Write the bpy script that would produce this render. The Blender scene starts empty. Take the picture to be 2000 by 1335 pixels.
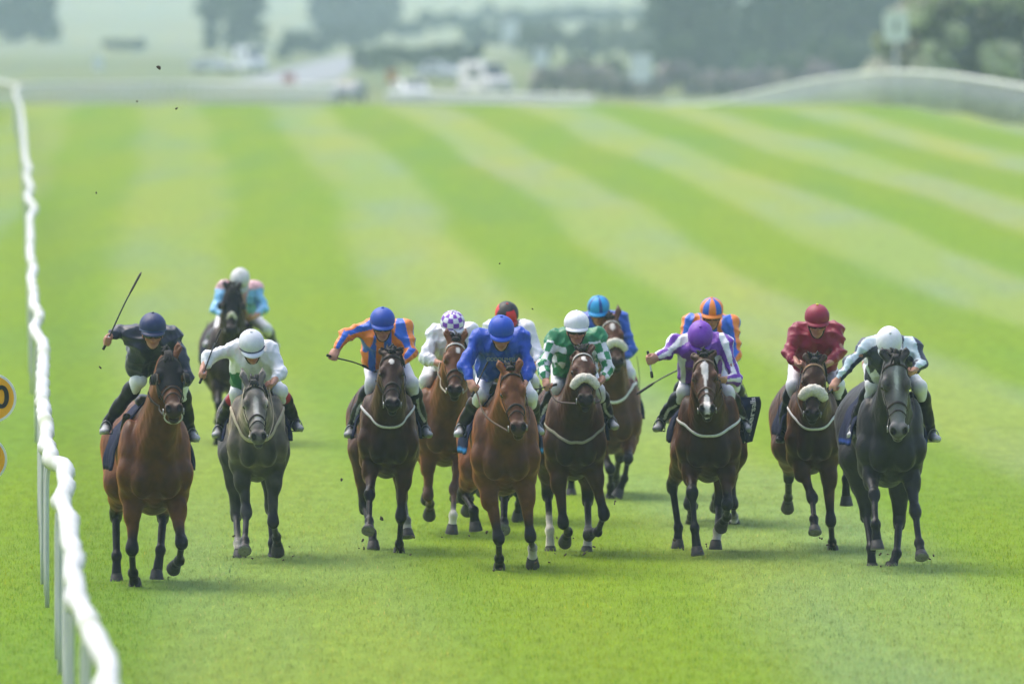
import bpy, math, random
import numpy as np
R = math.radians
rng = np.random.default_rng(7)
random.seed(7)
scene = bpy.context.scene
COL = scene.collection

# ------------------------------------------------------------------ camera, sky, sun, exposure
HC, F, YH = 4.49, 22222.0, 100.0            # camera height, focal length in photo pixels, row of eye level
cam = bpy.data.cameras.new('camera')
cam.lens = 400.0; cam.sensor_width = 36.0
cam.clip_start = 1.0; cam.clip_end = 12000.0
cam.dof.use_dof = True
cam.dof.focus_distance = 98.0
cam.dof.aperture_fstop = 2.9
camo = bpy.data.objects.new('camera', cam); COL.objects.link(camo)
camo.location = (0, 0, HC)
camo.rotation_euler = (R(90) - math.atan((667.5 - YH) / F), 0, 0)
scene.camera = camo

SUN_EL, SUN_AZ = R(62), R(-48)              # azimuth from +Y towards +X
world = bpy.data.worlds.new('World'); scene.world = world
world.use_nodes = True
wn = world.node_tree.nodes; wl = world.node_tree.links
bg = wn['Background']
sky = wn.new('ShaderNodeTexSky'); sky.sky_type = 'NISHITA'; sky.sun_disc = False
sky.sun_elevation = SUN_EL; sky.sun_rotation = SUN_AZ
sky.air_density = 1.0; sky.dust_density = 4.0; sky.ozone_density = 1.0
wl.new(sky.outputs[0], bg.inputs[0]); bg.inputs[1].default_value = 0.15
sun = bpy.data.lights.new('sun', 'SUN'); sun.energy = 1.15; sun.angle = R(50); sun.color = (1.0, 0.96, 0.88)
suno = bpy.data.objects.new('sun', sun); COL.objects.link(suno)
from mathutils import Vector, Matrix
sd = Vector((math.sin(SUN_AZ) * math.cos(SUN_EL), math.cos(SUN_AZ) * math.cos(SUN_EL), math.sin(SUN_EL)))
suno.rotation_euler = sd.to_track_quat('Z', 'Y').to_euler()
scene.view_settings.view_transform = 'Standard'
scene.view_settings.look = 'None'
scene.view_settings.exposure = 0.90
scene.view_settings.gamma = 1.0
scene.cycles.use_denoising = True
scene.cycles.volume_bounces = 1
scene.cycles.max_bounces = 6

# ------------------------------------------------------------------ helpers: materials
def lin(r, g, b):
    f = lambda c: (c / 255 / 12.92) if c / 255 <= .04045 else ((c / 255 + .055) / 1.055) ** 2.4
    return np.array([f(r), f(g), f(b)])

MATS = {}
def mat(name, color=(.5, .5, .5), rough=.6, spec=.4, attr=False, noise=0.12, nscale=30.0, bump=0.0, bscale=60.0,
        sheen=0.0, metal=0.0, trans=0.0, coat=0.0):
    if name in MATS: return MATS[name]
    m = bpy.data.materials.new(name); m.use_nodes = True
    nt = m.node_tree; n = nt.nodes; l = nt.links
    b = n['Principled BSDF']
    b.inputs['Roughness'].default_value = rough
    b.inputs['Specular IOR Level'].default_value = spec
    b.inputs['Metallic'].default_value = metal
    if sheen:
        b.inputs['Sheen Weight'].default_value = sheen
        b.inputs['Sheen Roughness'].default_value = .4
    if coat: b.inputs['Coat Weight'].default_value = coat; b.inputs['Coat Roughness'].default_value = .15
    if trans:
        b.inputs['Transmission Weight'].default_value = trans
    tc = n.new('ShaderNodeTexCoord')
    nz = n.new('ShaderNodeTexNoise'); nz.inputs['Scale'].default_value = nscale; nz.inputs['Detail'].default_value = 4
    l.new(tc.outputs['Object'], nz.inputs['Vector'])
    mr = n.new('ShaderNodeMapRange'); mr.inputs[1].default_value = .3; mr.inputs[2].default_value = .7
    mr.inputs[3].default_value = 1 - noise; mr.inputs[4].default_value = 1 + noise
    l.new(nz.outputs[0], mr.inputs[0])
    mx = n.new('ShaderNodeVectorMath'); mx.operation = 'SCALE'
    if attr:
        a = n.new('ShaderNodeAttribute'); a.attribute_name = 'Col'; l.new(a.outputs['Color'], mx.inputs[0])
    else:
        mx.inputs[0].default_value = tuple(color)[:3]
    l.new(mr.outputs[0], mx.inputs['Scale']); l.new(mx.outputs[0], b.inputs['Base Color'])
    if sheen > .2:                       # short hair catches light along its edges in the coat's own colour
        st = n.new('ShaderNodeVectorMath'); st.operation = 'SCALE'; st.inputs['Scale'].default_value = 4.0
        l.new(mx.outputs[0], st.inputs[0]); l.new(st.outputs[0], b.inputs['Sheen Tint'])
    if bump:
        nb = n.new('ShaderNodeTexNoise'); nb.inputs['Scale'].default_value = bscale; nb.inputs['Detail'].default_value = 3
        l.new(tc.outputs['Object'], nb.inputs['Vector'])
        bp = n.new('ShaderNodeBump'); bp.inputs['Strength'].default_value = bump; bp.inputs['Distance'].default_value = .01
        l.new(nb.outputs[0], bp.inputs['Height']); l.new(bp.outputs[0], b.inputs['Normal'])
    MATS[name] = m
    return m

# ------------------------------------------------------------------ helpers: objects
def tag(o, label=None, cat=None, group=None, kind=None):
    if label: o['label'] = label
    if cat: o['category'] = cat
    if group: o['group'] = group
    if kind: o['kind'] = kind
    return o

def make(name, V, Fc, m, parent=None, origin=None, cols=None, smooth=True, attrs=None):
    """V: (n,3); Fc: (m,k) array or list of faces. Linked as ONE mesh object."""
    V = np.asarray(V, dtype=np.float32).reshape(-1, 3)
    if origin is not None: V = V - np.asarray(origin, dtype=np.float32)
    me = bpy.data.meshes.new(name)
    if isinstance(Fc, np.ndarray) and Fc.ndim == 2:
        k = Fc.shape[1]; nf = len(Fc)
        me.vertices.add(len(V)); me.vertices.foreach_set('co', V.ravel())
        me.loops.add(nf * k); me.loops.foreach_set('vertex_index', Fc.ravel().astype(np.int32))
        me.polygons.add(nf)
        me.polygons.foreach_set('loop_start', np.arange(0, nf * k, k, dtype=np.int32))
        me.polygons.foreach_set('loop_total', np.full(nf, k, dtype=np.int32))
        me.update(calc_edges=True)
    else:
        me.from_pydata([tuple(map(float, v)) for v in V], [], [tuple(map(int, f)) for f in Fc]); me.update()
    if smooth: me.polygons.foreach_set('use_smooth', np.ones(len(me.polygons), dtype=bool))
    if cols is not None:
        ca = me.attributes.new('Col', 'FLOAT_COLOR', 'POINT')
        c4 = np.ones((len(V), 4), dtype=np.float32); c4[:, :3] = cols
        ca.data.foreach_set('color', c4.ravel())
    if attrs:
        for an, av in attrs.items():
            at = me.attributes.new(an, 'FLOAT', 'POINT'); at.data.foreach_set('value', np.asarray(av, dtype=np.float32))
    me.materials.append(m)
    o = bpy.data.objects.new(name, me); COL.objects.link(o)
    if parent is not None: o.parent = parent
    return o

def empty(name, loc, rz=0):
    o = bpy.data.objects.new(name, None); COL.objects.link(o)
    o.location = loc; o.rotation_euler = (0, 0, rz); o.empty_display_size = .2
    return o

class MB:
    def __init__(s): s.V = []; s.F = []; s.C = []; s.n = 0
    def add(s, V, Fc, c=None):
        V = np.asarray(V, float).reshape(-1, 3)
        s.V.append(V); s.F += [tuple(int(i) + s.n for i in f) for f in Fc]
        s.C.append(np.tile(np.asarray(c if c is not None else (1, 1, 1), float), (len(V), 1)))
        s.n += len(V)
    def build(s, name, m, parent=None, origin=None, smooth=True):
        return make(name, np.concatenate(s.V), s.F, m, parent, origin, np.concatenate(s.C), smooth)

def unit(v):
    v = np.asarray(v, float); n = np.linalg.norm(v)
    return v / n if n > 1e-9 else np.array([0, 0, 1.])

def catmull(P, n):
    P = np.asarray(P, float)
    if len(P) < 3: return P[0] + (P[-1] - P[0]) * np.linspace(0, 1, n)[:, None]
    Q = np.vstack([2 * P[0] - P[1], P, 2 * P[-1] - P[-2]])
    t = np.linspace(0, len(P) - 1 - 1e-6, n); i = t.astype(int); f = (t - i)[:, None]
    a, b, c, d = Q[i], Q[i + 1], Q[i + 2], Q[i + 3]
    return .5 * (2 * b + (c - a) * f + (2 * a - 5 * b + 4 * c - d) * f ** 2 + (3 * b - a - 3 * c + d) * f ** 3)

def tube(P, r, seg=8, flat=1.0, normals=None, cap=True):
    """tube along polyline P, radius r (scalar/array); flat<1 squashes along the normal."""
    P = np.asarray(P, float); n = len(P)
    r = np.broadcast_to(np.asarray(r, float), (n,))
    T = np.gradient(P, axis=0); T /= np.linalg.norm(T, axis=1)[:, None] + 1e-9
    V = []; u = None
    for i in range(n):
        if normals is not None: nn = normals[i]
        else:
            if u is None:
                nn = np.cross(T[i], (0.31, 0.17, 0.93)); 
                if np.linalg.norm(nn) < .1: nn = np.cross(T[i], (1, 0, 0))
            else: nn = u
        nn = nn - T[i] * np.dot(nn, T[i]); nn = unit(nn); u = nn
        bb = np.cross(T[i], nn)
        a = np.arange(seg) * 2 * math.pi / seg
        V.append(P[i] + r[i] * (np.cos(a)[:, None] * nn * flat + np.sin(a)[:, None] * bb))
    V = np.concatenate(V); Fc = []
    for i in range(n - 1):
        for j in range(seg):
            k = (j + 1) % seg
            Fc.append((i * seg + j, i * seg + k, (i + 1) * seg + k, (i + 1) * seg + j))
    if cap:
        Fc.append(tuple(range(seg))[::-1]); Fc.append(tuple((n - 1) * seg + j for j in range(seg)))
    return V, Fc

def box(c, s, rot=None):
    c = np.asarray(c, float); s = np.asarray(s, float) / 2
    V = np.array([(x, y, z) for x in (-1, 1) for y in (-1, 1) for z in (-1, 1)], float) * s
    if rot is not None: V = V @ np.asarray(rot).T
    return V + c, [(0, 1, 3, 2), (4, 6, 7, 5), (0, 4, 5, 1), (2, 3, 7, 6), (0, 2, 6, 4), (1, 5, 7, 3)]

def ellmesh(c, r, nu=16, nv=10, rot=None):
    V = []; Fc = []
    for i in range(nv + 1):
        th = math.pi * i / nv
        for j in range(nu):
            ph = 2 * math.pi * j / nu
            V.append((math.sin(th) * math.cos(ph), math.sin(th) * math.sin(ph), math.cos(th)))
    V = np.array(V) * np.asarray(r)
    if rot is not None: V = V @ np.asarray(rot).T
    for i in range(nv):
        for j in range(nu):
            k = (j + 1) % nu
            Fc.append((i * nu + j, (i + 1) * nu + j, (i + 1) * nu + k, i * nu + k))
    return V + np.asarray(c), Fc

def wnoise(P, f, seed=0):
    """cheap smooth 3-D noise, roughly -1..1"""
    r = np.random.default_rng(seed); out = np.zeros(len(P))
    for k in range(7):
        d = r.normal(size=3); d /= np.linalg.norm(d)
        out += np.sin(P @ d * f * r.uniform(.6, 1.7) + r.uniform(0, 6.28))
    return out / 4.0

# ------------------------------------------------------------------ signed distance bodies -> one continuous surface
class SDF:
    def __init__(s): s.p = []
    def cone(s, a, b, ra, rb, k=.04, ca=None, cb=None, op='add', h0=0., h1=1.):
        s.p.append(('c', np.asarray(a, float), np.asarray(b, float), ra, rb, k, ca, cb if cb is not None else ca, op, h0, h1))
    def ell(s, c, r, k=.04, rot=None, ca=None, op='add'):
        s.p.append(('e', np.asarray(c, float), np.asarray(r, float), rot, None, k, ca, ca, op, 0, 1))
    @staticmethod
    def one(q, P):
        if q[0] == 'c':
            a, b = q[1], q[2]; d = b - a; L = max(d @ d, 1e-9)
            h = np.clip(((P - a) @ d) / L, 0, 1)
            return np.linalg.norm(P - a - h[..., None] * d, axis=-1) - (q[3] + (q[4] - q[3]) * h), h
        X = P - q[1]
        if q[3] is not None: X = X @ q[3]
        k0 = np.linalg.norm(X / q[2], axis=-1); k1 = np.linalg.norm(X / q[2] ** 2, axis=-1)
        return k0 * (k0 - 1) / np.maximum(k1, 1e-6), None
    @staticmethod
    def join(f, d, k, op):
        if op == 'add':
            h = np.maximum(k - np.abs(f - d), 0) / k
            return np.minimum(f, d) - h * h * k * .25
        h = np.maximum(k - np.abs(f + d), 0) / k
        return np.maximum(f, -d) + h * h * k * .25
    def eval(s, P):
        f = np.full(P.shape[:-1], 10.)
        for q in s.p: f = s.join(f, s.one(q, P)[0], q[5], q[8])
        return f
    def grad(s, P, e=.004):
        g = np.stack([s.eval(P + np.eye(3)[i] * e) - s.eval(P - np.eye(3)[i] * e) for i in range(3)], -1)
        return g / (np.linalg.norm(g, axis=-1, keepdims=True) + 1e-9)
    def snap(s, P, off=0.0, it=4):
        P = np.array(P, float)
        for _ in range(it): P = P - s.grad(P) * (s.eval(P) - off)[:, None]
        return P, s.grad(P)
    def bounds(s, q):
        if q[0] == 'c':
            r = max(q[3], q[4]); return np.minimum(q[1], q[2]) - r, np.maximum(q[1], q[2]) + r
        r = q[2] if q[3] is None else np.full(3, q[2].max())
        return q[1] - r, q[1] + r
    def mesh(s, vox, disp=None):
        lo = np.min([s.bounds(q)[0] for q in s.p if q[8] == 'add'], axis=0) - 3 * vox
        hi = np.max([s.bounds(q)[1] for q in s.p if q[8] == 'add'], axis=0) + 3 * vox
        N = np.ceil((hi - lo) / vox).astype(int) + 1
        Fd = np.full(N, .2, dtype=np.float32)
        for q in s.p:
            mg = max(q[5], .02) + 2 * vox
            b0, b1 = s.bounds(q)
            i0 = np.clip(np.floor((b0 - mg - lo) / vox).astype(int), 0, N - 1); i1 = np.clip(np.ceil((b1 + mg - lo) / vox).astype(int) + 1, 1, N)
            ax = [lo[i] + np.arange(i0[i], i1[i]) * vox for i in range(3)]
            P = np.stack(np.meshgrid(*ax, indexing='ij'), -1)
            sl = tuple(slice(i0[i], i1[i]) for i in range(3))
            Fd[sl] = s.join(Fd[sl], s.one(q, P)[0], q[5], q[8])
        neg = Fd < 0
        cnt = np.zeros(np.array(N) - 1, dtype=np.int8)
        offs = [(i, j, k) for i in (0, 1) for j in (0, 1) for k in (0, 1)]
        for o in offs: cnt += neg[o[0]:N[0] - 1 + o[0], o[1]:N[1] - 1 + o[1], o[2]:N[2] - 1 + o[2]]
        act = (cnt > 0) & (cnt < 8)
        I = np.argwhere(act); idx = np.full(act.shape, -1, dtype=np.int64); idx[act] = np.arange(len(I))
        cv = {o: Fd[I[:, 0] + o[0], I[:, 1] + o[1], I[:, 2] + o[2]] for o in offs}
        acc = np.zeros((len(I), 3)); w = np.zeros(len(I))
        for o in offs:
            for a in range(3):
                if o[a] == 0:
                    p = list(o); p[a] = 1; p = tuple(p)
                    f0, f1 = cv[o], cv[p]; m = (f0 < 0) != (f1 < 0)
                    t = np.where(m, f0 / np.where(m, f0 - f1, 1), 0)
                    pt = np.tile(np.array(o, float), (len(I), 1)); pt[:, a] = t
                    acc += pt * m[:, None]; w += m
        V = lo + (I + acc / w[:, None]) * vox
        Q = []
        for a in range(3):
            b, c = (a + 1) % 3, (a + 2) % 3
            sl0 = [slice(None)] * 3; sl1 = [slice(None)] * 3
            sl0[a] = slice(0, N[a] - 1); sl1[a] = slice(1, N[a])
            n0, n1 = neg[tuple(sl0)], neg[tuple(sl1)]
            E = np.argwhere(n0 != n1)
            E = E[(E[:, b] > 0) & (E[:, c] > 0) & (E[:, b] < N[b] - 1) & (E[:, c] < N[c] - 1)]
            ins = n0[E[:, 0], E[:, 1], E[:, 2]]
            def at(db, dc):
                K = E.copy(); K[:, b] += db; K[:, c] += dc
                return idx[K[:, 0], K[:, 1], K[:, 2]]
            q4 = np.stack([at(-1, -1), at(0, -1), at(0, 0), at(-1, 0)], 1)
            q4[~ins] = q4[~ins][:, ::-1]
            Q.append(q4)
        return V, np.concatenate(Q)
    def color(s, V, sig=.012):
        num = np.zeros((len(V), 3)); den = np.zeros(len(V)); ds = []
        for q in s.p:
            if q[6] is None or q[8] != 'add': continue
            d, h = s.one(q, V); ds.append((q, d, h))
        mn = np.min([d for _, d, _ in ds], axis=0)
        for q, d, h in ds:
            w = np.exp(-np.clip((d - mn) / sig, 0, 30))
            if h is None: c = np.broadcast_to(np.asarray(q[6]), (len(V), 3))
            else:
                t = np.clip((h - q[9]) / max(q[10] - q[9], 1e-6), 0, 1); t = (t * t * (3 - 2 * t))[:, None]
                c = np.asarray(q[6]) * (1 - t) + np.asarray(q[7]) * t
            num += c * w[:, None]; den += w
        return num / den[:, None]

def vnormals(V, Q):
    n = np.cross(V[Q[:, 2]] - V[Q[:, 0]], V[Q[:, 3]] - V[Q[:, 1]]); N = np.zeros_like(V)
    for k in range(4):
        for a in range(3): N[:, a] += np.bincount(Q[:, k], n[:, a], len(V))
    return N / (np.linalg.norm(N, axis=1)[:, None] + 1e-12)

def rotm(cols): return np.stack([unit(c) for c in cols], 1)

def pxw(u, v, D):
    """the point at distance D seen at photograph pixel (u, v), used to measure the place"""
    return np.array([(u - 1000) * D / F, D, HC + (YH - v) * D / F])

# ------------------------------------------------------------------ terrain
PD = np.array([0, 60, 125, 200, 260, 320, 380, 418, 450, 488, 565, 620, 700, 800, 900, 1100, 1300, 1600, 2000, 3000, 5000, 9000.])
PZ = np.array([0, 0, 0, .35, .9, 1.36, 1.95, 2.40, 2.42, 1.95, .5, .3, .9, 1.45, 2.0, 3.0, 4.3, 7.0, 11.5, 30, 75, 170.])
_dd = np.arange(0, 9001, 2.0)
_zz = np.interp(_dd, PD, PZ)
_ker = np.hanning(23); _ker /= _ker.sum()
_zs = np.convolve(np.pad(_zz, 11, mode='edge'), _ker, mode='valid')
def gz(x, y):
    x = np.asarray(x, float); y = np.asarray(y, float)
    z = np.interp(y, _dd, _zs)
    tilt = np.clip((x - 12) / 8, 0, 1) * np.clip((430 - np.abs(y - 380)) / 60, 0, 1) * 0
    right = np.clip((x - 17.5 + .045 * (y - 380)) / 6, 0, 1) * np.clip((y - 300) / 60, 0, 1) * np.clip((640 - y) / 60, 0, 1)
    return z - 1.6 * right + tilt
SH = (np.array([60, 100, 150, 180, 230, 262, 312, 405, 600.]), np.array([11.5, 10, 8.0, 6.8, 5.2, 4.6, 3.1, 0, -6.5]))
def stripe_u(x, y): return x - np.interp(y, *SH)

def sstep(a, b, x):
    t = np.clip((x - a) / (b - a), 0, 1); return t * t * (3 - 2 * t)

def ground_mat(name, blades=False):
    m = bpy.data.materials.new(name); m.use_nodes = True
    nt = m.node_tree; n = nt.nodes; l = nt.links; b = n['Principled BSDF']
    b.inputs['Roughness'].default_value = .75; b.inputs['Specular IOR Level'].default_value = .03
    geo = n.new('ShaderNodeNewGeometry')
    ua = n.new('ShaderNodeAttribute'); ua.attribute_name = 'u'
    fa = n.new('ShaderNodeAttribute'); fa.attribute_name = 'fld'
    ca = n.new('ShaderNodeAttribute'); ca.attribute_name = 'Col'
    def math_(op, a, bb=None, c=None):
        q = n.new('ShaderNodeMath'); q.operation = op
        for i, v in enumerate((a, bb, c)):
            if v is None: continue
            if isinstance(v, (int, float)): q.inputs[i].default_value = v
            else: l.new(v, q.inputs[i])
        return q.outputs[0]
    def noise(scale, detail=3, vec=None, sx=1, sy=1):
        mp = n.new('ShaderNodeMapping'); mp.inputs['Scale'].default_value = (sx, sy, 1)
        l.new(geo.outputs['Position'], mp.inputs['Vector'])
        q = n.new('ShaderNodeTexNoise'); q.inputs['Scale'].default_value = scale; q.inputs['Detail'].default_value = detail
        l.new(mp.outputs[0], q.inputs['Vector']); return q.outputs[0]
    wob = noise(.30, 3, sy=.05)
    u = math_('ADD', ua.outputs['Fac'], math_('MULTIPLY', math_('SUBTRACT', wob, .5), 1.6))
    ph = math_('MULTIPLY', math_('ADD', u, 2.73), 2 * math.pi / 4.7)
    c = math_('COSINE', ph)
    st = n.new('ShaderNodeMapRange'); st.interpolation_type = 'SMOOTHSTEP'
    st.inputs[1].default_value = -.55; st.inputs[2].default_value = .65; l.new(c, st.inputs[0])
    # band contrast painted stronger towards the crest, imitating grass sheen at a grazing view
    amt = math_('MULTIPLY', st.outputs[0], fa.outputs['Fac'])
    mix = n.new('ShaderNodeMix'); mix.data_type = 'RGBA'
    mix.inputs['A'].default_value = (*GREEN, 1); mix.inputs['B'].default_value = (*PALE, 1)
    l.new(amt, mix.inputs['Factor'])
    # yellower / bluer patches
    n2 = noise(.32, 4, sy=.05)
    mr = n.new('ShaderNodeMapRange'); mr.inputs[1].default_value = .35; mr.inputs[2].default_value = .7; l.new(n2, mr.inputs[0])
    mx2 = n.new('ShaderNodeMix'); mx2.data_type = 'RGBA'; mx2.blend_type = 'MULTIPLY'
    l.new(mix.outputs['Result'], mx2.inputs['A']); mx2.inputs['B'].default_value = (1.24, 1.03, .8, 1)
    l.new(math_('MULTIPLY', mr.outputs[0], 1.0), mx2.inputs['Factor'])
    n2b = noise(.55, 3, sy=.07)
    mrb = n.new('ShaderNodeMapRange'); mrb.inputs[1].default_value = .42; mrb.inputs[2].default_value = .72; l.new(n2b, mrb.inputs[0])
    mx2b = n.new('ShaderNodeMix'); mx2b.data_type = 'RGBA'; mx2b.blend_type = 'MULTIPLY'
    l.new(mx2.outputs['Result'], mx2b.inputs['A']); mx2b.inputs['B'].default_value = (.84, .90, 2.4, 1)
    l.new(math_('MULTIPLY', mrb.outputs[0], .7), mx2b.inputs['Factor'])
    # fine texture
    n3 = noise(7, 5, sy=.16)
    n4 = noise(55, 2, sy=.10)
    fine = math_('ADD', math_('MULTIPLY', n3, .42), math_('MULTIPLY', n4, .40))
    sc = n.new('ShaderNodeMapRange'); sc.inputs[1].default_value = .25; sc.inputs[2].default_value = .6
    sc.inputs[3].default_value = .74; sc.inputs[4].default_value = 1.26; l.new(fine, sc.inputs[0])
    vm = n.new('ShaderNodeVectorMath'); vm.operation = 'SCALE'
    l.new(mx2b.outputs['Result'], vm.inputs[0])
    l.new(sc.outputs[0], vm.inputs['Scale'])
    vt = n.new('ShaderNodeVectorMath'); vt.operation = 'MULTIPLY'
    l.new(vm.outputs[0], vt.inputs[0]); l.new(ca.outputs['Color'], vt.inputs[1])
    l.new(vt.outputs[0], b.inputs['Base Color'])
    if not blades:
        bp = n.new('ShaderNodeBump'); bp.inputs['Strength'].default_value = .5; bp.inputs['Distance'].default_value = .03
        l.new(n3, bp.inputs['Height']); l.new(bp.outputs[0], b.inputs['Normal'])
    return m
GREEN = (.148, .256, .013); PALE = (.216, .302, .068)

def build_ground():
    ys = np.concatenate([np.arange(20, 60, 5), np.arange(60, 160, 1.0), np.arange(160, 700, 2.5), np.geomspace(700, 4950, 120)])
    us = np.linspace(-1, 1, 161); us = np.sign(us) * np.abs(us) ** 1.6
    Y, U = np.meshgrid(ys, us, indexing='ij')
    X = U * (70 + .35 * Y)
    Z = gz(X, Y)
    V = np.stack([X, Y, Z], -1).reshape(-1, 3)
    ny, nx = Y.shape
    i = np.arange(ny - 1)[:, None] * nx + np.arange(nx - 1)[None]
    Fc = np.stack([i, i + 1, i + nx + 1, i + nx], -1).reshape(-1, 4)
    x, y = V[:, 0], V[:, 1]
    c = np.ones((len(V), 3))
    # rough field grass beyond the crest, and pale dry pasture on the far slope
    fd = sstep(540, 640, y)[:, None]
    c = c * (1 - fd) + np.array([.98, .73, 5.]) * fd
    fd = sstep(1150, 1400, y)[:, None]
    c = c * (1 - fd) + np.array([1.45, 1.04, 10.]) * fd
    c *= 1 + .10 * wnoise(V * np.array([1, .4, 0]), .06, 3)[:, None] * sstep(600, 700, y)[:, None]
    fld = .60 + .40 * sstep(95, 210, y)  # contrast rises with distance: grazing-view sheen put into the band colour
    # left of the running rail the turf is uncut
    left = sstep(0, 1.5, -(x + 2.0 + .045 * (y - 61) + 1.2))
    fld = fld * (1 - .75 * left) * (1 - sstep(470, 560, y))
    c *= (1 - .10 * left * (y < 500))[:, None]
    fld = fld * (1 - .35 * sstep(-6, -11, stripe_u(x, y)))
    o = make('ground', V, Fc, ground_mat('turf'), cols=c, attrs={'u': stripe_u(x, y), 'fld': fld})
    tag(o, kind='structure')
build_ground()

def build_grass():
    """short standing grass on the run-in: blades as real geometry"""
    N = 230000
    y = 62 + (138 - 62) * rng.random(N) ** .95
    w = .052 * y + .6
    x = (rng.random(N) * 2 - 1) * w
    h = rng.uniform(.014, .040, N) * (1.1 - .7 * sstep(100, 135, y))
    wd = rng.uniform(.004, .009, N)
    a = rng.uniform(.1, 3.04, N); t = rng.uniform(.2, 1.2, N)
    dx, dy = np.cos(a), np.sin(a)
    lean = h * t
    z0 = gz(x, y) - .004
    b0 = np.stack([x - dy * wd / 2, y + dx * wd / 2, z0], -1); b1 = np.stack([x + dy * wd / 2, y - dx * wd / 2, z0], -1)
    m0 = np.stack([x + dx * lean * .4 - dy * wd * .4, y + dy * lean * .4 + dx * wd * .4, z0 + h * .62], -1)
    m1 = np.stack([x + dx * lean * .4 + dy * wd * .4, y + dy * lean * .4 - dx * wd * .4, z0 + h * .62], -1)
    tp = np.stack([x + dx * lean, y + dy * lean, z0 + h], -1)
    V = np.stack([b0, b1, m1, m0, tp], 1).reshape(-1, 3)
    i = np.arange(N)[:, None] * 5
    Fq = np.concatenate([i + np.array([[0, 1, 2, 3]]), i + np.array([[3, 2, 4, 4]])])
    Ft = np.concatenate([i + np.array([[0, 1, 2]]), i + np.array([[0, 2, 3]]), i + np.array([[3, 2, 4]])])
    tint = rng.uniform(.78, 1.2, (N, 1)) * np.array([1, 1, 1.]) * (1 + .12 * rng.normal(size=(N, 1)) * np.array([1, .3, -.3]))
    tint[rng.random(N) < .03] *= np.array([1.5, 1.1, 1.6])
    c = np.repeat(tint, 5, 0) * GRASS_GAIN
    u = np.repeat(stripe_u(x, y), 5); fld = np.repeat(.60 + .40 * sstep(95, 210, y), 5)  # blades carry the same painted band fade as the turf
    left = np.repeat(sstep(0, 1.5, -(x + 2.0 + .045 * (y - 61) + 1.2)), 5)
    c *= (1 - .10 * left)[:, None]
    o = make('grass', V, Ft, ground_mat('grass_blades', True), cols=c, attrs={'u': u, 'fld': fld * (1 - .75 * left)}, smooth=False)
    me = o.data
    nr = np.tile(np.array([0, 0, 1.0]), (len(V), 1)) + .18 * rng.normal(size=(len(V), 3))
    nr /= np.linalg.norm(nr, axis=1)[:, None]
    me.polygons.foreach_set('use_smooth', np.ones(len(me.polygons), dtype=bool))
    me.normals_split_custom_set_from_vertices([tuple(v) for v in nr])
    tag(o, 'short racecourse grass growing on the run-in', 'grass', kind='stuff')
GRASS_GAIN = 1.0
build_grass()
# ------------------------------------------------------------------ rails
M_RAIL = lambda: mat('rail_plastic', attr=True, rough=.5, spec=.35, noise=.10, nscale=3, bump=.15, bscale=20)
RW = np.array([.62, .63, .60])
def rail_D(px_, py_, h=1.2):
    lo, hi = 55., 420.
    g = lambda D: HC + (YH - py_) * D / F - gz((px_ - 1000) * D / F, D) - h
    Ds = np.arange(55, 419, .5); v = np.array([g(D) for D in Ds]); i = np.argmax(v < 0) if (v < 0).any() else len(v) - 1
    return Ds[i]
def build_running_rail():
    P = [(26, 165), (29, 180), (40, 210), (47, 264), (50, 307), (57, 329), (52, 343), (61, 368), (54, 386), (68, 408), (59, 426), (60, 462), (59, 498), (66, 526), (61, 544), (66, 573),
         (66, 598), (72, 605), (77, 622), (67, 644), (83, 672), (85, 688), (83, 738), (83, 787), (88, 820), (91, 859), (99, 897), (121, 914), (129, 941), (121, 980),
         (132, 1024), (140, 1068), (143, 1123), (149, 1173), (171, 1217), (193, 1261), (209, 1316), (220, 1371)]
    pts = []
    for (u, v) in P:
        D = rail_D(u, v); x = (u - 1000) * D / F
        pts.append((x, D, float(gz(x, D)) + 1.2))
    pts.sort(key=lambda p: -p[1])
    # the rail turns away to the left along the brow
    x0, y0 = pts[0][0], 419.
    pts = [(x0 - 14, 424, gz(x0 - 14, 424) + 1.2), (x0 - 4, 422, gz(x0 - 4, 422) + 1.2)] + pts
    pts += [(pts[-1][0] + .35, 56, 1.2), (pts[-1][0] + .9, 44, 1.2)]
    org = np.array([pts[20][0], pts[20][1], 0.])
    e = empty('running_rail', org); tag(e, 'white plastic running rail weaving up the left side of the course', 'rail')
    c = catmull(pts, 1100)
    arc = np.concatenate([[0], np.cumsum(np.linalg.norm(np.diff(c, axis=0), axis=1))])
    near_ = np.clip((arc - arc[-1] + 80) / 30, 0, 1)        # sagging, twisted lengths of the old plastic
    c[:, 0] += .012 * np.sin(arc * 1.3 + 1.5 * np.sin(arc * .31)) * near_; c[:, 2] += .012 * np.sin(arc * 1.7 + 1) * near_
    r = .064 + .012 * (np.abs((arc % 3.0) - 1.5) > 1.36) + .007 * np.sin(arc * 1.9 + 2 * np.sin(arc * .7)) * np.clip((arc - arc[-1] + 75) / 20, 0, 1)
    v, f = tube(c, r, 10)
    dirt = 1 - .6 * np.clip(wnoise(np.array(v) * np.array([1.5, .6, 1.5]), 3.2, 9) - .1, 0, 1)[:, None] * np.array([.7, .6, 1])
    make('rail_tube', v, f, M_RAIL(), e, org, RW * dirt)
    ss = np.concatenate([arc[-1] - np.arange(4, 70, 2.0), arc[-1] - np.arange(70, 370, 8.0), np.arange(.4, 13, .8)])
    for s in sorted(ss)[::-1][:100]:
        i = int(np.argmin(np.abs(arc - s))); p = c[i]; g = float(gz(p[0], p[1]))
        q = np.array([p, p + (-.02, 0, -.08), p + (-.03, 0, -.22), p + (-.03, 0, -.55), (p[0] - .03, p[1], g - .05)])
        v, f = tube(catmull(q, 9), .019, 8); make('post', v, f, M_RAIL(), e, org, np.tile(RW * .97, (len(v), 1)))
build_running_rail()

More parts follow.
